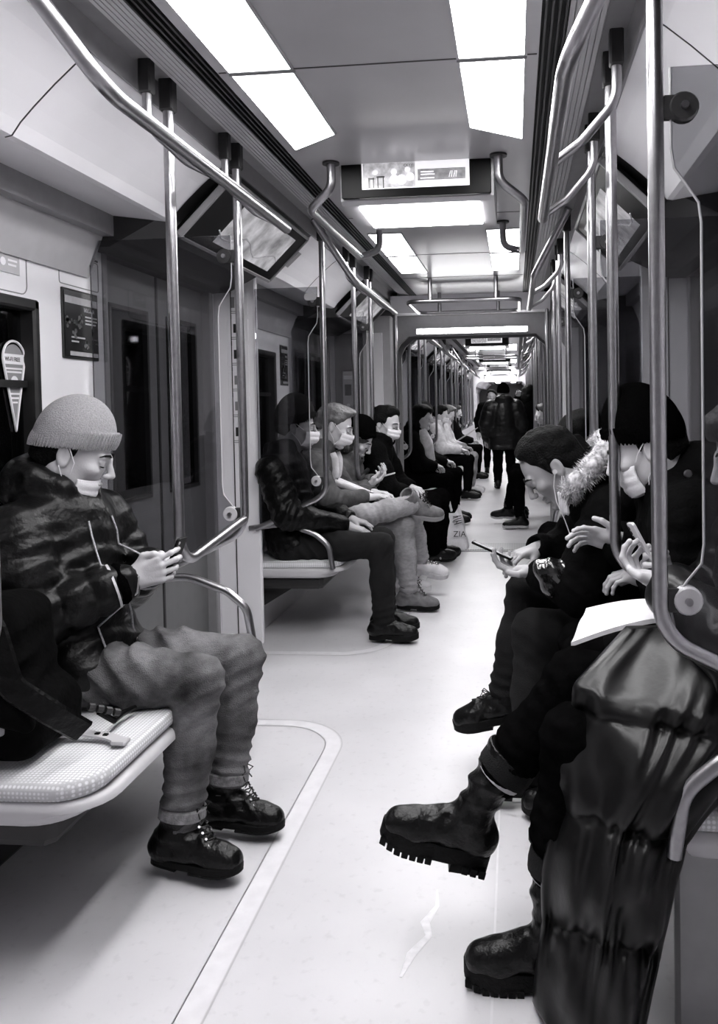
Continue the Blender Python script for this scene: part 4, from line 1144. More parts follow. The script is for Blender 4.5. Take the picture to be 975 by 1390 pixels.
# drop shaped wi-fi sticker on the window
def wifi():
    x = X(-1, WA + .045); yc, zc = 2.60, 1.47
    t = thing('sticker', (x, yc, 1.32), 'white drop-shaped wireless sticker on the near left window', 'sticker')
    k = .80
    out = []
    for i in range(25):
        a = math.radians(-20 + 220 * i / 24); out.append((yc + .075 * k * math.cos(a), zc + .06 * k * 1.25 * math.sin(a) + .05))
    out += [(yc - .03 * k, zc - .10), (yc, zc - .20), (yc + .03 * k, zc - .10)]
    p = [V((x + .003, a, b)) for a, b in out]; p.append(p[0].copy())
    MB().tube(p, .0045, 6, False).build('outline', WHITE, t)
    inner = [(yc + (a - yc) * .9, zc + (b - zc) * .9) for a, b in out]
    MB().prism(inner, 'X', x, x + .002).build('backing', MGREY, t)
    MB().box((x + .002, yc - .055, zc + .03), (x + .0035, yc + .055, zc + .065)).build('band', WHITE, t)
    text('WI-FI FREE', .021, (x + .004, yc - .05, zc + .04), wallM(-1), DGREY, t, sx=.85)
    b = MB()
    for i, (w, z) in enumerate(((.045, .012), (.04, -.0), (.03, -.075), (.022, -.09), (.014, -.105))): b.box((x + .002, yc - w, zc + z), (x + .0035, yc + w, zc + z + .006))
    b.tube([(x + .002, yc, zc - .03), (x + .0035, yc, zc - .03)], .02, 14)
    b.build('symbols', WHITE, t)
wifi()
# column of instruction stickers on the second partition
x0, yy = -1.60, 4.345
for k in range(6):
    z = 1.86 - k * .145
    t = thing('sticker', (x0 + .05, yy, z), 'pictogram sticker on the white partition, %s from the top of the column' % ORD[k], 'sticker', 'column of instruction stickers')
    MB().box((x0, yy - .0025, z), (x0 + .12, yy + .001, z + .12), .001).build('backing', WHITE, t)
    g = MB()
    if k == 0:
        g.box((x0 + .02, yy - .0035, z + .04), (x0 + .045, yy - .002, z + .10)).box((x0 + .055, yy - .0035, z + .04), (x0 + .10, yy - .002, z + .10))
    else:
        g.tube([(x0 + .075, yy - .0035, z + .072), (x0 + .075, yy - .002, z + .072)], .02 if k in (1, 5) else .013, 14)
        g.box((x0 + .035, yy - .0035, z + .045), (x0 + .052, yy - .002, z + .095))
    g.build('pictogram', DGREY if k in (1, 2, 5) else MGREY, t)
    g2 = MB()
    for q in range(2): g2.box((x0 + .02, yy - .0035, z + .008 + q * .010), (x0 + .10, yy - .002, z + .012 + q * .010))
    g2.build('text_lines', MGREY, t)
# white tab on the door glass zone, small labels on display ends
for s, y, w in ((-1, 4.318, 'left'),):
    t = thing('sticker', (-1.0, y, 1.76), 'small grey rounded tab high on the glass beside the second left bench', 'sticker')
    MB().slab(rrect(-1.15, 1.925, -1.08, 1.965, .018, 4), lambda p, q, h: (p, y + h, q), 0, .004, .001, 2).build('tab', LGREY, t)
t = thing('sticker', (-1.2, 4.36, 2.1), 'ribbed small label on the white fairing beside the first display', 'sticker')
p0, p1 = V((X(-1, .80), 0, 2.213)), V((X(-1, .90), 0, 2.122)); d_ = (p1 - p0).normalized(); n_ = V((.66, 0, -.75)).normalized()
MB().obox((p0 + p1) / 2 + V((0, 4.40, 0)), (V((0, 1, 0)), d_, n_), (.028, .055, .003)).build('plate', MGREY, t)

# scuff on the floor
PALE = mat('floor_scuff_pale', .85, rough=.4, nscale=40, namp=.1)
SC_ = MB(); R_.seed(5)
pth = [(-.285, 1.80), (-.27, 1.88), (-.235, 1.95), (-.25, 2.0), (-.225, 2.07), (-.232, 2.14)]
SC_.tube([V((a, b, .001)) for a, b in pth], [.004, .012, .009, .013, .006, .002], 8)
sc_o = SC_.build('trim_stain', PALE); 
for v in sc_o.data.vertices: v.co.z = max(.0008, min(.0014, v.co.z))
struct(sc_o)

# ------------------------------------------------------------------ world and camera
w = D.worlds.new('tunnel_night'); SC.world = w; w.use_nodes = True
w.node_tree.nodes['Background'].inputs[0].default_value = (.01, .01, .011, 1); w.node_tree.nodes['Background'].inputs[1].default_value = 1
yaw, pitch, roll, pcx, pcy, pf = .1004, .0277, .0176, 590.83, 581.19, 1080.6
cam = D.cameras.new('camera'); co = D.objects.new('camera', cam); COL.objects.link(co); SC.camera = co
c_, s_ = math.cos(yaw), math.sin(yaw)
fwd = V((-s_ * math.cos(pitch), c_ * math.cos(pitch), -math.sin(pitch))); rt = V((c_, s_, 0)); dn = fwd.cross(rt)
r1 = rt * math.cos(roll) + dn * math.sin(roll); d1 = -rt * math.sin(roll) + dn * math.cos(roll)
M = Matrix.Identity(4)
for j in range(3): M[j][0] = r1[j]; M[j][1] = -d1[j]; M[j][2] = -fwd[j]
M.translation = V((0, 0, 1.33)); co.matrix_world = M
cam.sensor_fit = 'HORIZONTAL'; cam.sensor_width = 36; cam.lens = pf / 975 * 36
# sensor_fit horizontal keeps the focal length tied to the frame width
cam.shift_x = -(pcx - 487.5) / 975; cam.shift_y = (pcy - 695) / 975; cam.clip_start = .02; cam.clip_end = 200
SC.view_settings.view_transform = 'Standard'; SC.view_settings.look = 'None'; SC.view_settings.exposure = EXPO; SC.view_settings.gamma = 1; SC.view_settings.use_curve_mapping = False
SC.cycles.use_denoising = True; SC.cycles.max_bounces = 8; SC.cycles.transparent_max_bounces = 16; SC.cycles.sample_clamp_indirect = 6
# ------------------------------------------------------------------ people
NYLON = mat('black_puffer_nylon', .003, rough=.36, nscale=14, namp=.3, bump=.7, bscale=24, spec=.26)
NYLON2 = mat('shiny_coat_nylon', .004, rough=.33, nscale=14, namp=.3, bump=.35, bscale=9, spec=.26)
WOOLB = mat('black_coat_cloth', .0025, rough=.9, nscale=30, namp=.3, bump=.5, bscale=60, spec=.04)
LEATH = mat('black_leather', .002, rough=.36, nscale=14, namp=.3, bump=.7, bscale=40, spec=.16)
BOOTL = mat('black_boot_leather', .002, rough=.32, nscale=14, namp=.3, bump=.5, bscale=50, spec=.26)
RUBB = mat('black_rubber_sole', .003, rough=.6, nscale=50, namp=.3, bump=.3, bscale=120, spec=.15)
JEAN = m_denim('faded_grey_jeans', .11, .85); JEAND = m_denim('dark_jeans', .009, .5); JEANL = m_denim('light_jeans', .30, .4)
BTR = mat('black_trousers', .003, rough=.95, nscale=30, namp=.3, bump=.3, bscale=90, spec=.0)
KNITL = mat('light_grey_knit', .34, rough=.95, nscale=220, namp=.16, bump=.5, bscale=260, spec=.1)
KNITD = mat('black_knit', .002, rough=.95, nscale=120, namp=.3, bump=.5, bscale=260, spec=.0)
KNITM = mat('charcoal_knit', .010, rough=.95, nscale=120, namp=.3, bump=.5, bscale=260, spec=.1)
SUEDE = mat('grey_suede_boot', .16, rough=.9, nscale=24, namp=.3, bump=.2, bscale=160, spec=.2)
SNEAK = mat('white_sneaker_leather', .62, rough=.5, nscale=24, namp=.1, bump=.1, bscale=60)
SOLEW = mat('pale_rubber_sole', .5, rough=.6, nscale=50, namp=.1)
LIGHTC = mat('pale_cloth', .55, rough=.8, nscale=20, namp=.2, bump=.3, bscale=60)
MIDC = mat('grey_jacket_cloth', .05, rough=.8, nscale=20, namp=.4, bump=.3, bscale=60)
FURM = mat('pale_fur', .42, rough=.9, nscale=60, namp=.6, spec=.1)
BOOT = dict(kind='boot', m=BOOTL, sole=RUBB, laces=True, top=.085, H=.100, st=.018, crease=True)
SHOEB = dict(kind='shoe', m=BOOTL, sole=RUBB, H=.085, st=.026, top=.03, crease=True)

def seat(x, y, s, lean=.04, kx=.46, spread=.11, hx=.06, head=None, pitch=.35, yaw=0, h=0., **o):
    """joints of a sitting figure; s=-1 left bench (faces +x), s=1 right bench (faces -x); order left, right"""
    F = -s; lf = F
    def P(dx, dy, z): return (x + F * dx, y + lf * dy, z)
    J = dict(pel=P(0, 0, .55), neck=P(lean, 0, 1.06 + h), head=P(lean + hx, 0, 1.21 + h), sh=[P(lean, .18, .99 + h), P(lean, -.18, .99 + h)],
             el=[P(lean + .10, .23, .74 + h), P(lean + .10, -.23, .74 + h)], wr=[P(kx - .12, .07, .70), P(kx - .12, -.07, .70)],
             hip=[P(.02, .09, .54), P(.02, -.09, .54)], kn=[P(kx, spread, .56), P(kx, -spread, .56)], an=[P(kx - .03, spread + .01, .105), P(kx - .03, -spread - .01, .105)],
             toe=[(F, .12 * lf, 0), (F, -.12 * lf, 0)], pitch=pitch, yaw=(0 if s < 0 else PI) + yaw)
    J.update(o); return J

# the man with the light beanie, near left bench
J = dict(pel=(-1.34, 2.30, .555), neck=(-1.395, 2.31, 1.055), head=(-1.345, 2.315, 1.205), yaw=.30, pitch=.40,
         sh=[(-1.37, 2.49, .985), (-1.41, 2.12, .985)], el=[(-1.30, 2.55, .76), (-1.36, 2.06, .755)], wr=[(-1.145, 2.375, .845), (-1.135, 2.225, .835)],
         hip=[(-1.30, 2.39, .55), (-1.30, 2.22, .55)], kn=[(-.885, 2.45, .535), (-.93, 2.215, .545)], an=[(-.925, 2.395, .125), (-.975, 2.17, .125)],
         toe=[(1, -.10, -.02), (1, -.16, -.02)])
O1 = dict(fine=2, skin=SKIN, hair=('short', HAIRB), hat=('beanie', KNITL), mask=.85, jacket=dict(m=NYLON, puff=.017, per=.085, th=.034, bulk=1.05, hood=True, high=True, collar=.05, open=True, fold=.007),
          trousers=dict(m=JEAN, hem=.88, cuff=.060, fold=1.5), shoes=dict(BOOT), hands=[dict(d=(1, -.55, .35), pn=(.15, -.75, -.45), curls=[(.9, 1.0, .7), (1.0, 1.1, .7), (1.1, 1.1, .7), (1.1, 1.1, .8)], thumb=(.1, .3)),
                 dict(d=(1, .12, .32), pn=(.2, .9, .1), curls=[(.35, .75, .5), (.55, .95, .6), (.75, 1.0, .6), (.9, 1.0, .6)], thumb=(-.1, .4))])
person('man in pale ribbed beanie and black puffer jacket on the near left bench', J, O1)
man1 = D.objects['person']
for i in (0, 1):
    a_, b_ = V(J['kn'][i]), V(J['an'][i]); d_ = (b_ - a_).normalized(); c_0 = lerp(a_, b_, .86)
    MB().tube([c_0 - d_ * .012, c_0 - d_ * .008, c_0 + d_ * .018, c_0 + d_ * .022, c_0 + d_ * .018], [.058, .066, .067, .062, .056], 26).build('turn_up', mat('jeans_turn_up', .20, rough=.9, nscale=60, namp=.4, bump=.4, bscale=200), man1, True)
# zips and cuffs of his jacket
jk = O1['_jacket']
for dy, nm in ((-.075, 'zip'), (.03, 'zip')):
    pts = [(-1.15, 2.30 + dy * (1 + .5 * k / 9), 1.02 - .40 * k / 9) for k in range(10)]
    MB().tube(surf_path(O1, pts, .003), .0032, 6).build('zip', mat('zip_metal', .6, rough=.3, metal=.6, nscale=200, namp=.3), jk, True)
for (a, b) in ((J['el'][1], J['wr'][1]), (J['el'][0], J['wr'][0])):
    d_ = (V(b) - V(a)).normalized(); c = lerp(a, b, .86)
    MB().tube([c - d_ * .002, c + d_ * .015, c + d_ * .030], [.060, .064, .056], 22).build('cuff_band', KNITD, jk, True)
    c = lerp(a, b, .83); MB().tube([c, c + d_ * .007], [.0675, .067], 22).build('cuff_stripe', LIGHTC, jk, True)
phone((-1.03, 2.305, .885), (.35, .05, .9), (-.9, .0, .3), 'phone between the hands of the man in the pale beanie', w=.034, hgt=.066)

# row on the second left bench
J = dict(pel=(-1.33, 4.56, .55), neck=(-1.36, 4.55, 1.055), head=(-1.275, 4.55, 1.225), yaw=.22, pitch=.16,
         sh=[(-1.35, 4.74, .98), (-1.37, 4.36, .98)], el=[(-1.22, 4.80, .74), (-1.27, 4.32, .735)], wr=[(-.99, 4.66, .665), (-.98, 4.50, .65)],
         hip=[(-1.30, 4.65, .54), (-1.30, 4.47, .54)], kn=[(-.80, 4.66, .545), (-.77, 4.44, .545)], an=[(-.775, 4.62, .10), (-.755, 4.415, .10)], toe=[(1, .0, 0), (1, -.05, 0)])
O2 = dict(fine=2, skin=SKIN2, hair=('short', HAIRB), hat=('beanie_tall', KNITM), mask=0, jacket=dict(m=LEATH, th=.028, fold=.010, collar=.06, sl=.9), trousers=dict(m=JEAND, cuff=.062, hem=.95), shoes=dict(SHOEB),
          hands=[dict(d=(1, .0, -.25), pn=(0, 0, -1), curl=(.35, .4, .3)), dict(d=(1, .15, -.3), pn=(0, .1, -1), curl=(.3, .4, .3))])
person('man in dark beanie, white mask and black leather jacket on the second left bench', J, O2)
J = dict(pel=(-1.33, 5.00, .55), neck=(-1.25, 5.0, 1.05), head=(-1.145, 5.0, 1.215), yaw=.10, pitch=.42,
         sh=[(-1.25, 5.18, .98), (-1.25, 4.82, .98)], el=[(-1.12, 5.2, .76), (-1.14, 4.76, .76)], wr=[(-.93, 5.08, .775), (-.95, 4.93, .765)],
         hip=[(-1.30, 5.09, .54), (-1.29, 4.91, .56)], kn=[(-.73, 5.08, .56), (-.93, 4.80, .665)], an=[(-.70, 5.10, .12), (-.655, 5.10, .70)],
         toe=[(1, -.05, -.03), (1, .12, -.12)])
O3 = dict(fine=2, skin=SKIN, hair=('quiff', HAIRL), brow=HAIRM, mask=0, jacket=dict(m=MIDC, th=.02, fold=.007), trousers=dict(m=JEANL, hem=.92, cuff=.062),
          shoes=[dict(kind='boot', m=SUEDE, sole=RUBB, laces=True, top=.09, H=.105, st=.022, crease=True, L=.29), dict(kind='boot', m=SUEDE, sole=MGREY, laces=True, top=.09, H=.095, st=.022, L=.29, z=(-.1, -.35, 1))],
          hands=[dict(d=(1, -.3, 0), pn=(0, -.1, -1), curl=(.4, .5, .4)), dict(d=(1, .3, .05), pn=(0, .1, -1), curl=(.3, .4, .3))])
person('fair-haired man with white mask, pale jeans and one suede boot crossed over his knee', J, O3)
# open coat front: white shirt and scarf
for dy in (-.055, .055):
    pts = [(-1.0, 5.0 + dy * (1 - .3 * k / 7), 1.02 - .26 * k / 7) for k in range(8)]
    MB().tube(surf_path(O3, pts, .0), [.022, .03, .03, .028, .026, .024, .02, .012], 10).build('scarf', LIGHTC, O3['_jacket'], True)
J = seat(-1.30, 5.42, -1, lean=.13, hx=.08, pitch=.62, yaw=-.1, h=-.10, kx=.48)
J['wr'] = [(-.97, 5.36, .83), (-.99, 5.26, .80)]; J['el'] = [(-1.13, 5.52, .74), (-1.14, 5.22, .72)]
J['kn'][1] = (-.72, 5.36, .60); J['an'] = [(-.80, 5.52, .105), (-.66, 5.50, .235)]; J['toe'] = [(1, .0, 0), (1, .1, -.25)]
O4 = dict(fine=1, skin=SKIN, female=True, hair=('bob', HAIRM), hat=('beanie', KNITD), jacket=dict(m=MIDC, th=.022), trousers=dict(m=JEANL, hem=.9), shoes=[dict(kind='shoe', m=SNEAK, sole=SOLEW, H=.08, st=.03, laces=True), dict(kind='shoe', m=SNEAK, sole=SOLEW, H=.08, st=.03, laces=True)],
          hands=[dict(pn=(-.6, 0, .8), curl=(.5, .6, .4)), dict(pn=(-.6, 0, .8), curl=(.5, .6, .4))])
person('girl in round black beanie bent over her phone, white sneakers, second left bench', J, O4)
phone((-.885, 5.30, .865), (1, .0, .25), (-.3, 0, 1), 'pale phone held by the girl in the round black beanie', LGREY)
J = seat(-1.18, 5.86, -1, lean=.16, hx=.06, pitch=.35, yaw=-.3, h=.0, kx=.58)
J['kn'] = [(-.60, 6.28, .60), (-.64, 6.02, .60)]; J['an'] = [(-.66, 6.78, .10), (-.70, 6.62, .10)]; J['toe'] = [(.8, .3, 0), (.9, .1, 0)]; J['wr'] = [(-.80, 5.98, .72), (-.82, 5.80, .70)]
person('dark-haired passenger with white mask and long black legs, last seat of second left bench', J, dict(fine=1, skin=SKIN, hair=('short', HAIRB), mask=0, jacket=dict(m=WOOLB, th=.03), trousers=dict(m=BTR, b=1.05), shoes=dict(SHOEB)))

# right bench: leaning man with phone
J = dict(pel=(.62, 2.86, .55), neck=(.265, 2.80, 1.035), head=(.125, 2.785, 1.115), yaw=PI + .02, pitch=.78,
         sh=[(.31, 2.62, .965), (.33, 2.98, .965)], el=[(.20, 2.56, .74), (.17, 3.02, .76)], wr=[(.075, 2.70, .755), (.085, 2.95, .80)],
         hip=[(.58, 2.77, .54), (.58, 2.95, .56)], kn=[(.055, 2.70, .56), (.035, 2.84, .66)], an=[(.03, 2.63, .11), (-.055, 2.83, .275)],
         toe=[(-1, .05, 0), (-1, .05, -.22)])
O5 = dict(fine=2, skin=SKIN2, hair=('crop', HAIRB), jacket=dict(m=WOOLB, th=.03, fold=.007, collar=.05), trousers=dict(m=JEAND, hem=.9, cuff=.060, b=1.02), shoes=[dict(SHOEB, st=.03), dict(SHOEB, st=.03, laces=True)],
          hands=[dict(d=(-1, .25, .1), pn=(-.2, .1, 1), curls=[(.35, .5, .3), (.4, .6, .4), (.5, .7, .4), (.6, .7, .4)], thumb=(-.2, .5)), dict(d=(-1, -.6, -.2), pn=(0, 0, -1), curl=(.4, .5, .4))])
p5 = person('bareheaded dark-haired man leaning forward over his phone with fur-trimmed hood, right bench', J, O5)
phone((-.085, 2.765, .825), (-1, .15, .42), (.38, .05, .9), 'black phone in the hand of the leaning dark-haired man', w=.036, hgt=.075)
# his hood and its fur trim
f = Field((.10, 2.52, .92), (.62, 3.12, 1.32), .008)
f.ell((.36, 2.83, 1.09), (.11, .16, .075), k=.04).ell((.42, 2.83, 1.04), (.14, .19, .10), k=.04).cap((.26, 2.90, 1.13), (.22, 2.93, 1.18), .05, .035, k=.03); f.noise(.004, 50, 3)
v_, q_ = f.mesh(1); hd = npobj('hood', v_, q_, WOOLB, O5['_jacket'])
rim = [V((.165, 2.655, 1.03)), V((.20, 2.63, 1.075)), V((.25, 2.64, 1.125)), V((.295, 2.68, 1.165)), V((.31, 2.76, 1.195)), V((.31, 2.86, 1.20)), V((.29, 2.96, 1.17)), V((.25, 3.01, 1.10))]
f = Field((.08, 2.54, .93), (.42, 3.10, 1.29), .007); f.chain(rim, [.02, .03, .034, .036, .036, .036, .033, .02], k=.02); v_, q_ = f.mesh(1)
fur = npobj('fur_trim', v_, q_, FURM, hd)
m = MB(); R_.seed(11); RR_ = rim
for i in range(2600):
    u = R_.random() * (len(rim) - 1.001); k = int(u); p = lerp(rim[k], rim[k + 1], u - k); tan = (rim[k + 1] - rim[k]).normalized()
    n = V((R_.gauss(0, 1), R_.gauss(0, 1), R_.gauss(0, 1))); n = (n - tan * n.dot(tan)).normalized(); r_ = .026
    a = p + n * r_; dd = (n + V((R_.gauss(0, .35), R_.gauss(0, .35), R_.gauss(0, .35) - .1)) + V((-.35, -.1, 0))).normalized(); L_ = R_.uniform(.018, .036)
    sd = dd.orthogonal().normalized() * .0016; m.add([a - sd, a + sd, a + dd * L_ * .6 + sd * .6 + V((0, 0, -.002)), a + dd * L_ + V((0, 0, -.006))], [(0, 1, 2, 3)])
m.build('fur_hairs', FURM, fur)
HM5 = head_matrix(V(J['head']), J['yaw'], J['pitch'])
# earphone, its wire and the mask hanging from the ear

e_ = HM5 @ V((.004, .086, -.008))
m = MB(); e2 = HM5 @ V((.006, .089, -.01)); m.tube([e2 + V((0, .008, 0)), e2 + V((0, -.006, 0))], [.006, .0085], 10)
m.tube([e2, e2 + V((-.004, -.005, -.05)), e2 + V((.004, -.01, -.10)), e2 + V((.03, -.03, -.16)), e2 + V((.05, -.04, -.22))], .0016, 6)
ear = m.build('earphones', LIGHTC, None, True); setp(ear, 'white wired earphone in the ear of the leaning dark-haired man', 'earphones')
q0 = HM5 @ V((.0, .088, -.035))
m = MB(); g_ = []
for i in range(7):
    for j in range(7):
        u, w_ = i / 6, j / 6; g_.append(q0 + V((.028 * (u - .5) + .01 * w_, -.006 + .010 * math.sin(u * 5), -.055 - .085 * w_ * (1 - .15 * u) + .004 * math.sin(u * 14))))
m.add(g_, [(i * 7 + j, i * 7 + j + 1, i * 7 + j + 8, i * 7 + j + 7) for i in range(6) for j in range(6)])
m.tube([q0, q0 + V((0, -.004, -.055))], .0014, 6); m.tube([q0 + V((.006, 0, 0)), q0 + V((.014, -.004, -.058))], .0014, 6)
hm = m.build('face_mask', MASKM, None, True); md = hm.modifiers.new('thick', 'SOLIDIFY'); md.thickness = .002; setp(hm, 'crumpled white face mask dangling from the ear of the leaning man', 'face mask')
# a shiny black belt bag on his lap
f = Field((.02, 2.44, .62), (.36, 2.72, .92), .006); f.box((.19, 2.58, .765), (.12, .06, .055), rd=.04, k=.02).box((.11, 2.57, .80), (.06, .05, .03), rd=.03, k=.02); f.folds((.16, 2.54, .80), (1, 0, .3), .008, 60, .12, 1); v_, q_ = f.mesh(1)
fb = npobj('shoulder_bag', v_, q_, mat('patent_black_leather', .008, rough=.12, nscale=14, namp=.3, bump=.25, bscale=20, spec=.7)); setp(fb, 'small glossy black leather bag on the leaning man lap', 'bag')

# man in black hood beanie with mask, between the poles
J = seat(.66, 2.43, 1, lean=.18, hx=.10, pitch=.42, yaw=-.12, h=.01, kx=.50, spread=.09)
J['head'] = (.385, 2.43, 1.195); J['neck'] = (.49, 2.43, 1.05)
J['wr'] = [(.42, 2.42, .80), (.32, 2.50, .90)]; J['el'] = [(.50, 2.24, .74), (.45, 2.62, .76)]; J['hip'] = [(.62, 2.34, .54), (.62, 2.52, .54)]; J['kn'] = [(.20, 2.37, .58), (.20, 2.50, .58)]; J['an'] = [(.22, 2.38, .10), (.20, 2.52, .10)]
O6 = dict(fine=2, skin=SKIN, hair=('short', HAIRB), hat=('beanie_tall', KNITD), mask=.25, jacket=dict(m=WOOLB, th=.05, hood=True, collar=.06, fold=.010, skirt=.7), trousers=dict(m=BTR), shoes=dict(SHOEB),
          hands=[dict(d=(-1, .2, .1), pn=(0, .2, -1), curl=(.5, .6, .4)), dict(d=(-1, -.25, .25), pn=(.3, -.5, -.6), curls=[(.2, .3, .2), (.25, .35, .2), (.3, .4, .3), (.4, .4, .3)], thumb=(-.3, .0))])
person('person in tall black beanie, white mask and black hooded coat, right bench', J, O6)
tg = MB().tube([(.475, 2.262, 1.13), (.475, 2.252, 1.13)], [.012, .009], 14).build('snap_button', STEEL, O6['_jacket'], True)

# woman with long quilted coat, nearest on the right
J = dict(pel=(.63, 1.95, .55), neck=(.63, 1.95, 1.06), head=(.58, 1.95, 1.21), yaw=PI, pitch=.35,
         sh=[(.62, 1.76, .99), (.62, 2.13, .99)], el=[(.50, 1.70, .77), (.50, 2.20, .76)], wr=[(.365, 1.94, .875), (.395, 2.06, .86)],
         hip=[(.58, 1.86, .55), (.58, 2.04, .56)], kn=[(.12, 1.80, .575), (.14, 1.93, .665)], an=[(.06, 1.80, .115), (-.135, 1.935, .315)],
         toe=[(-1, -.02, -.0), (-1, -.12, .30)])
PLAT = dict(kind='boot', m=BOOTL, sole=RUBB, H=.125, st=.052, top=.19, tr=.068, crease=True, lug=True, rock=1, L=.285)
O7 = dict(fine=2, skin=SKIN, female=True, hair=('long', HAIRM), jacket=dict(m=NYLON2, puff=.010, per=.10, th=.04, fold=.009, collar=.06, skirt=.62, sl=.95), trousers=dict(m=BTR, hem=.66, cuff=.062, b=.98),
          shoes=[dict(PLAT), dict(PLAT, z=(.30, 0, 1), tilt=.85)],
          hands=[dict(d=(-.6, .5, .3), pn=(-.3, .3, .3), curls=[(.5, .8, .5), (.7, .9, .5), (.8, 1., .5), (.9, 1., .5)], thumb=(-.1, .5)), dict(d=(-.7, -.3, .5), pn=(-.3, -.5, .5), curl=(.9, 1.0, .6))])
p7 = person('woman in long shiny quilted coat and chunky black platform boots, legs crossed', J, O7)
phone((.315, 2.02, .965), (-.45, .1, .9), (.9, .1, .4), 'pale phone in the hand of the woman in the quilted coat', LGREY, w=.036, hgt=.072)
# pale turn-ups at the hem and bare strip above the boot
for a, b in ((J['kn'][1], J['an'][1]), (J['kn'][0], J['an'][0])):
    d_ = (V(b) - V(a)).normalized(); c = lerp(a, b, .66); MB().tube([c - d_ * .006, c + d_ * .02], [.060, .058], 20).build('sock', LIGHTC, p7, True)
    MB().tube([c - d_ * .045, c - d_ * .02, c + d_ * .004], [.066, .069, .068], 22).build('turn_up', JEAND, p7, True)
# hanging skirt of the coat
def coat_skirt():
    Lp = [(.26, 1.93, .79), (.13, 1.80, .70), (.10, 1.79, .58), (.075, 1.775, .44), (.055, 1.76, .30), (.04, 1.75, .15), (.03, 1.745, .02)]
    Rp = [(.66, 1.80, .84), (.58, 1.70, .68), (.44, 1.655, .55), (.335, 1.64, .44), (.300, 1.635, .31), (.27, 1.63, .17), (.24, 1.63, .02)]
    nu, nv = 60, 110; front = []; back = []
    seams = [0, .245, .515, .80, 1.12]
    for j in range(nv + 1):
        v = j / nv; q = v * 6; k = min(5, int(q)); L_ = lerp(Lp[k], Lp[k + 1], q - k); R1 = lerp(Rp[k], Rp[k + 1], q - k)
        for i in range(nu + 1):
            u = i / nu; vv = v + .05 * math.sin(u * PI) * (.3 + v)                       # seams sag in the middle
            sg = max([a for a in seams if a <= max(vv - .05 * (0), 0)] or [0]); nx = min([a for a in seams if a > vv] or [1.3]); w_ = (vv - sg) / (nx - sg)
            puff = .050 * (max(0, math.sin(PI * w_)) ** .36) * min(1, .25 + 4 * u * (1 - u))
            near = min(abs(vv - a) for a in seams); gather = .010 * math.sin(u * 46 + math.sin(u * 13) * 2.5) * math.exp(-near * 13)
            wr_ = .015 * math.sin(u * 11 + v * 6 + 1.5 * math.sin(v * 9)) * math.sin(PI * w_) + .010 * math.sin(u * 21 - v * 14 + 2 * math.sin(u * 5 + v * 8))
            p = lerp(L_, R1, u); sm_ = min(1, v / .22) ** 1.3; bow = .07 * math.sin(PI * u) * sm_; puff *= .35 + .65 * sm_
            front.append(p + V((-.012 * math.sin(PI * w_) * (1 - u), -(bow + puff + gather + wr_), 0))); back.append(p + V((0, -bow * .5 + .02, 0)))
    vs = front + back; n1 = len(front); F_ = []
    for j in range(nv):
        for i in range(nu):
            a = j * (nu + 1) + i; F_ += [(a, a + nu + 1, a + nu + 2, a + 1), (n1 + a, n1 + a + 1, n1 + a + nu + 2, n1 + a + nu + 1)]
    for j in range(nv):
        for i in (0, nu): a = j * (nu + 1) + i; b = a + nu + 1; F_.append((a, n1 + a, n1 + b, b) if i == 0 else (a, b, n1 + b, n1 + a))
    for i in range(nu):
        for j in (0, nv): a = j * (nu + 1) + i; b = a + 1; F_.append((a, b, n1 + b, n1 + a) if j == 0 else (a, n1 + a, n1 + b, b))
    o = npobj('coat_skirt', np.array([tuple(p) for p in vs]), np.array(F_), NYLON2, O7['_jacket'])
coat_skirt()
# white bag or paper on her lap
pts = [V((.135, 2.06, .715)), V((.40, 1.93, .825)), V((.42, 2.10, .82)), V((.19, 2.24, .76))]
m = MB(); n_ = 10
g_ = [];
for o_ in (0, -.012):
    for i in range(n_ + 1):
        for j in range(n_ + 1): u, w_ = i / n_, j / n_; g_.append(lerp(lerp(pts[0], pts[1], u), lerp(pts[3], pts[2], u), w_) + V((0, 0, o_ + .012 * math.sin(u * 3.1) - .004 * math.sin(w_ * 9))))
N1 = (n_ + 1) ** 2; F_ = []
for i in range(n_):
    for j in range(n_): a = i * (n_ + 1) + j; F_ += [(a, a + 1, a + n_ + 2, a + n_ + 1)[::-1], tuple(N1 + q for q in (a, a + 1, a + n_ + 2, a + n_ + 1))]
for i in range(n_):
    for j in (0, n_): a = i * (n_ + 1) + j; b = a + n_ + 1; F_.append((a, b, N1 + b, N1 + a)); a = j * (n_ + 1) + i; b = a + 1; F_.append((a, b, N1 + b, N1 + a))
m.add(g_, F_); pb = m.build('paper_sheet', MASKM, None, True); setp(pb, 'large white folded sheet lying on the lap of the woman in the quilted coat', 'paper')
# strap across her shoulder
m = MB(); sp_ = [V((.45, 1.60, .87)), V((.455, 1.585, .93)), V((.48, 1.57, 1.0)), V((.52, 1.56, 1.06))]
J7 = J

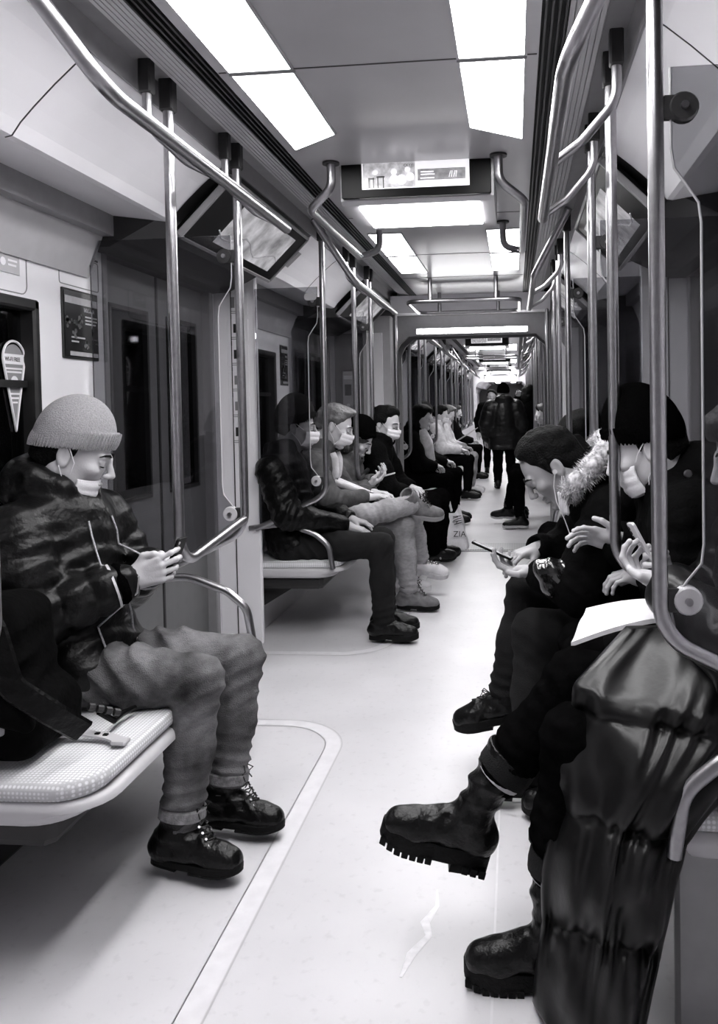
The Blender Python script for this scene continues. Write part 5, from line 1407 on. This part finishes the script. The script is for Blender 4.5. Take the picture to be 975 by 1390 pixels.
# backpack beside the man with the pale beanie
def backpack():
    t = thing('backpack', (-1.25, 1.93, .47), 'black backpack with padded straps on the near left seat beside the puffer jacket', 'backpack')
    f = Field((-1.62, 1.66, .44), (-.98, 2.16, 1.0), .008)
    f.box((-1.30, 1.92, .66), (.17, .12, .185), np.array(Matrix.Rotation(-.12, 3, 'Y')), rd=.07, k=.03).box((-1.22, 1.90, .545), (.15, .13, .075), rd=.05, k=.05)
    f.folds((-1.2, 1.80, .62), (0, 0, 1), .010, 45, .2, 1); f.noise(.002, 50, 2); v_, q_ = f.mesh(1); b = npobj('bag_body', v_, q_, WOOLB, t)
    # mesh back padding
    f = Field((-1.42, 1.70, .50), (-1.02, 1.90, .86), .006)
    f.chain([(-1.33, 1.80, .72), (-1.27, 1.785, .66), (-1.20, 1.77, .60), (-1.15, 1.77, .565)], [.03, .035, .035, .02], k=.03); v_, q_ = f.mesh(1); npobj('back_padding', v_, q_, MGREY, t)
    f = Field((-1.42, 1.68, .50), (-1.00, 1.90, .90), .006)
    f.chain([(-1.24, 1.80, .78), (-1.18, 1.78, .70), (-1.12, 1.77, .62), (-1.08, 1.77, .575)], [.04, .05, .045, .02], k=.03); v_, q_ = f.mesh(1); npobj('back_padding', v_, q_, WOOLB, t)
    def strap(pts, w, nm, mm=LEATH):
        p = fillet([V(q) for q in pts], .08, 6); m = MB(); n = len(p)
        for i in range(n):
            tn = (p[min(n - 1, i + 1)] - p[max(0, i - 1)]).normalized(); nn = V((.35, -1, .2)); sd = tn.cross(nn).normalized(); nn = sd.cross(tn).normalized()
            rg = [p[i] + sd * w + nn * .002, p[i] + sd * w * .8 + nn * .008, p[i] - sd * w * .8 + nn * .008, p[i] - sd * w + nn * .002, p[i] - sd * w * .8 - nn * .005, p[i] + sd * w * .8 - nn * .005]
            m.v += [tuple(q) for q in rg]
            if i:
                for k in range(6): m.f.append(((i - 1) * 6 + k, (i - 1) * 6 + (k + 1) % 6, i * 6 + (k + 1) % 6, i * 6 + k))
        m.f += [tuple(range(5, -1, -1)), tuple(range((n - 1) * 6, n * 6))]
        return m.build(nm, mm, t, True)
    strap([(-1.37, 1.76, .88), (-1.22, 1.74, .90), (-1.13, 1.73, .82), (-1.09, 1.73, .68), (-1.02, 1.78, .60), (-.985, 1.85, .53)], .030, 'shoulder_strap')
    strap([(-1.38, 1.70, .90), (-1.33, 1.68, .86), (-1.33, 1.67, .72), (-1.36, 1.68, .60), (-1.42, 1.7, .52)], .030, 'shoulder_strap')
    m = MB()
    for k in range(4): m.tube([(-1.02 + .012 * k, 1.94 + .02 * k, .555 - .012 * k), (-1.01 + .012 * k, 1.95 + .02 * k, .55 - .012 * k)], .010, 8)
    m.build('buckle', DSTEEL, t, True)
    MB().tube([(-1.01, 1.97, .53), (-.99, 2.01, .492), (-1.0, 2.07, .487), (-.985, 2.12, .487)], [.008, .009, .009, .006], 8).build('webbing', BLACK, t, True)
backpack(); D.objects['backpack'].location.x -= .09; D.objects['backpack'].location.z += .012
m = MB(); p = [V((-1.27, 1.915, .478)), V((-1.21, 1.945, .486)), V((-1.13, 1.955, .489)), V((-1.06, 1.945, .487)), V((-1.02, 1.925, .485))]; p = fillet(p, .1, 5)
t = thing('strap', (-1.15, 1.93, .478), 'pale slotted belt strap lying on the near left seat pad', 'strap')
n = len(p)
for i in range(n):
    tn = (p[min(n - 1, i + 1)] - p[max(0, i - 1)]).normalized(); sd = V((-tn.y, tn.x, 0)) * (.010 + .006 * min(1, i / 6))
    m.v += [tuple(q) for q in (p[i] + sd, p[i] + sd + V((0, 0, .005)), p[i] - sd + V((0, 0, .005)), p[i] - sd)]
    if i:
        for k in range(4): m.f.append(((i - 1) * 4 + k, (i - 1) * 4 + (k + 1) % 4, i * 4 + (k + 1) % 4, i * 4 + k))
m.f += [(3, 2, 1, 0), tuple(range((n - 1) * 4, n * 4))]
m.build('band', LGREY, t); MB().box((-1.035, 1.90, .484), (-.995, 1.935, .494), .003).build('clasp', SHELL, t)
MB().box((-1.10, 1.945, .492), (-1.088, 1.955, .4955)).box((-1.075, 1.94, .492), (-1.063, 1.95, .4955)).build('slot', BLACK, t)

# ------------------------------------------------------------------ farther people
def simple(label, J, **o): return person(label, J, dict(dict(fine=0, skin=SKIN, jacket=dict(m=WOOLB, th=.03), trousers=dict(m=BTR), shoes=dict(SHOEB)), **o))
J = seat(.66, 4.62, 1, lean=.20, hx=.08, pitch=.6, h=-.06); simple('dark-haired passenger bent forward behind the fur hood, second right bench', J, fine=1, hair=('bob', HAIRB))
B = BAYS2
J = seat(-1.28, 8.35, -1, lean=.20, hx=.10, pitch=.1, yaw=-.5, h=.0, kx=.55); simple('laughing dark-haired woman with pale scarf, first beyond the gangway on the left', J, hair=('long', HAIRB), female=True)
sc = MB().tube([(-.98, 8.30, 1.08), (-.93, 8.28, .95), (-.90, 8.26, .82), (-.86, 8.26, .75)], [.05, .07, .06, .03], 10).build('scarf', LIGHTC, None, True); setp(sc, 'pale scarf hanging down the front of the laughing woman', 'scarf')
J = seat(-1.26, 9.0, -1, lean=.16, pitch=.3, kx=.58); simple('passenger in black with grey knitted hat, second beyond the gangway on the left', J, hat=('beanie', KNITM))
J = seat(-1.26, 11.3, -1, lean=.14, pitch=.35, kx=.6); simple('passenger in pale jacket, third beyond the gangway on the left', J, hair=('short', HAIRB), jacket=dict(m=LIGHTC, th=.03), mask=0)
J = seat(-1.24, 12.0, -1, lean=.16, pitch=.55, kx=.6); simple('fair-haired passenger reading an open newspaper, left side beyond the gangway', J, hair=('quiff', HAIRL), jacket=dict(m=LIGHTC, th=.03), trousers=dict(m=JEANL), shoes=dict(kind='shoe', m=SNEAK, sole=SOLEW))
nw = MB(); nw.add([(-.86, 11.8, .82), (-.60, 11.78, .98), (-.56, 12.02, 1.0), (-.84, 12.04, .82), (-.86, 11.8, .808), (-.60, 11.78, .968), (-.56, 12.02, .988), (-.84, 12.04, .808)], [(0, 1, 2, 3), (7, 6, 5, 4), (0, 4, 5, 1), (1, 5, 6, 2), (2, 6, 7, 3), (3, 7, 4, 0)])
o = nw.build('newspaper', LIGHTC); setp(o, 'open pale newspaper held by the fair-haired reader', 'newspaper')
J = seat(-1.26, 14.3, -1, lean=.14, pitch=.3, kx=.6); simple('farthest seated passenger on the left, dark coat', J, hair=('short', HAIRM))
J = seat(.52, 8.75, 1, lean=.10, pitch=.3, kx=.52); J['kn'][1] = (.02, 8.72, .62); J['an'][1] = (-.10, 8.9, .16); J['an'][0] = (.04, 8.55, .105)
simple('passenger in black with crossed legs and tall boots just beyond the gangway, right', J, hair=('quiff', HAIRL), shoes=dict(kind='boot', m=BOOTL, sole=SOLEW, top=.14, H=.10, st=.02))
J = seat(.52, 9.3, 1, lean=.12, pitch=.3, kx=.5); simple('second passenger beyond the gangway on the right, black clothes', J, hair=('short', HAIRB))
def stand(x, y, yaw_, h=1.66):
    k = h / 1.75; c, s2 = math.cos(yaw_), math.sin(yaw_)
    def P(f_, l_, z): return (x + c * f_ - s2 * l_, y + s2 * f_ + c * l_, z * k)
    return dict(pel=P(0, 0, .95), neck=P(0, 0, 1.47), head=P(.03, 0, 1.63), yaw=yaw_, pitch=.15, sh=[P(0, .19, 1.40), P(0, -.19, 1.40)], el=[P(0, .27, 1.12), P(0, -.27, 1.12)], wr=[P(.08, .27, .88), P(.08, -.27, .88)],
                hip=[P(0, .09, .93), P(0, -.09, .93)], kn=[P(.02, .10, .50), P(.01, -.10, .50)], an=[P(-.02, .11, .10), P(-.03, -.11, .10)], toe=[(c, s2, 0), (c, s2, 0)])
J = stand(-.18, 12.7, PI / 2 + .1, 1.62); simple('person standing with back turned in long black quilted coat, hood down, middle of the aisle', J, fine=1, stand=True, hat=('beanie', KNITD), hands=[{}, {}], jacket=dict(m=NYLON, th=.05, puff=.012, per=.08, bulk=1.15, hood=True, long=.30, sleeve=1.2), trousers=dict(m=BTR, b=1.1), shoes=dict(kind='boot', m=BOOTL, sole=RUBB, top=.08))
J = stand(.22, 13.1, PI / 2 - .4, 1.62); J['el'][0] = (.05, 13.2, 1.28); J['wr'][0] = (.06, 13.1, 1.45)
simple('second standing person in dark clothes, right of the quilted coat in the aisle', J, stand=True, hair=('bob', HAIRB), jacket=dict(m=WOOLB, th=.05, long=.2))
J = stand(-.45, 15.6, -PI / 2, 1.62); simple('distant standing person in dark clothes behind the quilted coat', J, stand=True, hair=('short', HAIRB))

# white carrier bag on the floor by the gangway
def bag(c, w, d, h, label, mm):
    t = thing('shopping_bag', c, label, 'bag')
    x, y, z = c; nu = 28; nv = 16; vs = []; F_ = []; R_.seed(4)
    for j in range(nv + 1):
        v = j / nv; hw = w / 2 * (1 - .38 * v ** 1.6); hd = d / 2 * (1 - .75 * v ** 1.5)
        for i in range(nu):
            a = 2 * PI * i / nu; cx, sy = math.cos(a), math.sin(a); px = abs(cx) ** .35 * (1 if cx > 0 else -1) * hw; py = abs(sy) ** .35 * (1 if sy > 0 else -1) * hd
            top = .0 if v < .8 else (.09 * h * math.cos(a * 2)) * (v - .8) / .2
            vs.append((x + px + .008 * math.sin(a * 5 + v * 9), y + py + .01 * math.sin(a * 7 + v * 7), z + v * h * .8 + top + .004 * math.sin(a * 9)))
    for j in range(nv):
        for i in range(nu): k = (i + 1) % nu; F_.append((j * nu + i, j * nu + k, (j + 1) * nu + k, (j + 1) * nu + i))
    F_.append(tuple(range(nu - 1, -1, -1)))
    o = mobj('bag_body', vs, F_, mm, t, True); md = o.modifiers.new('thick', 'SOLIDIFY'); md.thickness = .004
    for s in (-1, 1):
        MB().tube(fillet([(x - .06, y + s * .02, z + h * .76), (x - .045, y + s * .02, z + h * 1.02), (x + .03, y + s * .02, z + h * 1.04), (x + .06, y + s * .02, z + h * .76)], .04, 5), .009, 8).build('handle', mm, t, True)
    return t
bt = bag((-.66, 7.36, 0), .42, .20, .46, 'white plastic carrier bag with printed letters on the floor beside black shoes', MASKM)
text('ZIA', .075, (-.58, 7.245, .13), [(1, 0, 0), (0, .2, 1), (0, -1, .1)], DGREY, bt)
m = MB(); 
for k in range(7): m.tube([(-.57 + .02 * math.sin(k * 2.), 7.255, .24 + .012 * k), (-.52 + .02 * math.cos(k * 3.), 7.27, .26 + .010 * k)], .004, 6)
m.build('printed_drawing', DGREY, bt)
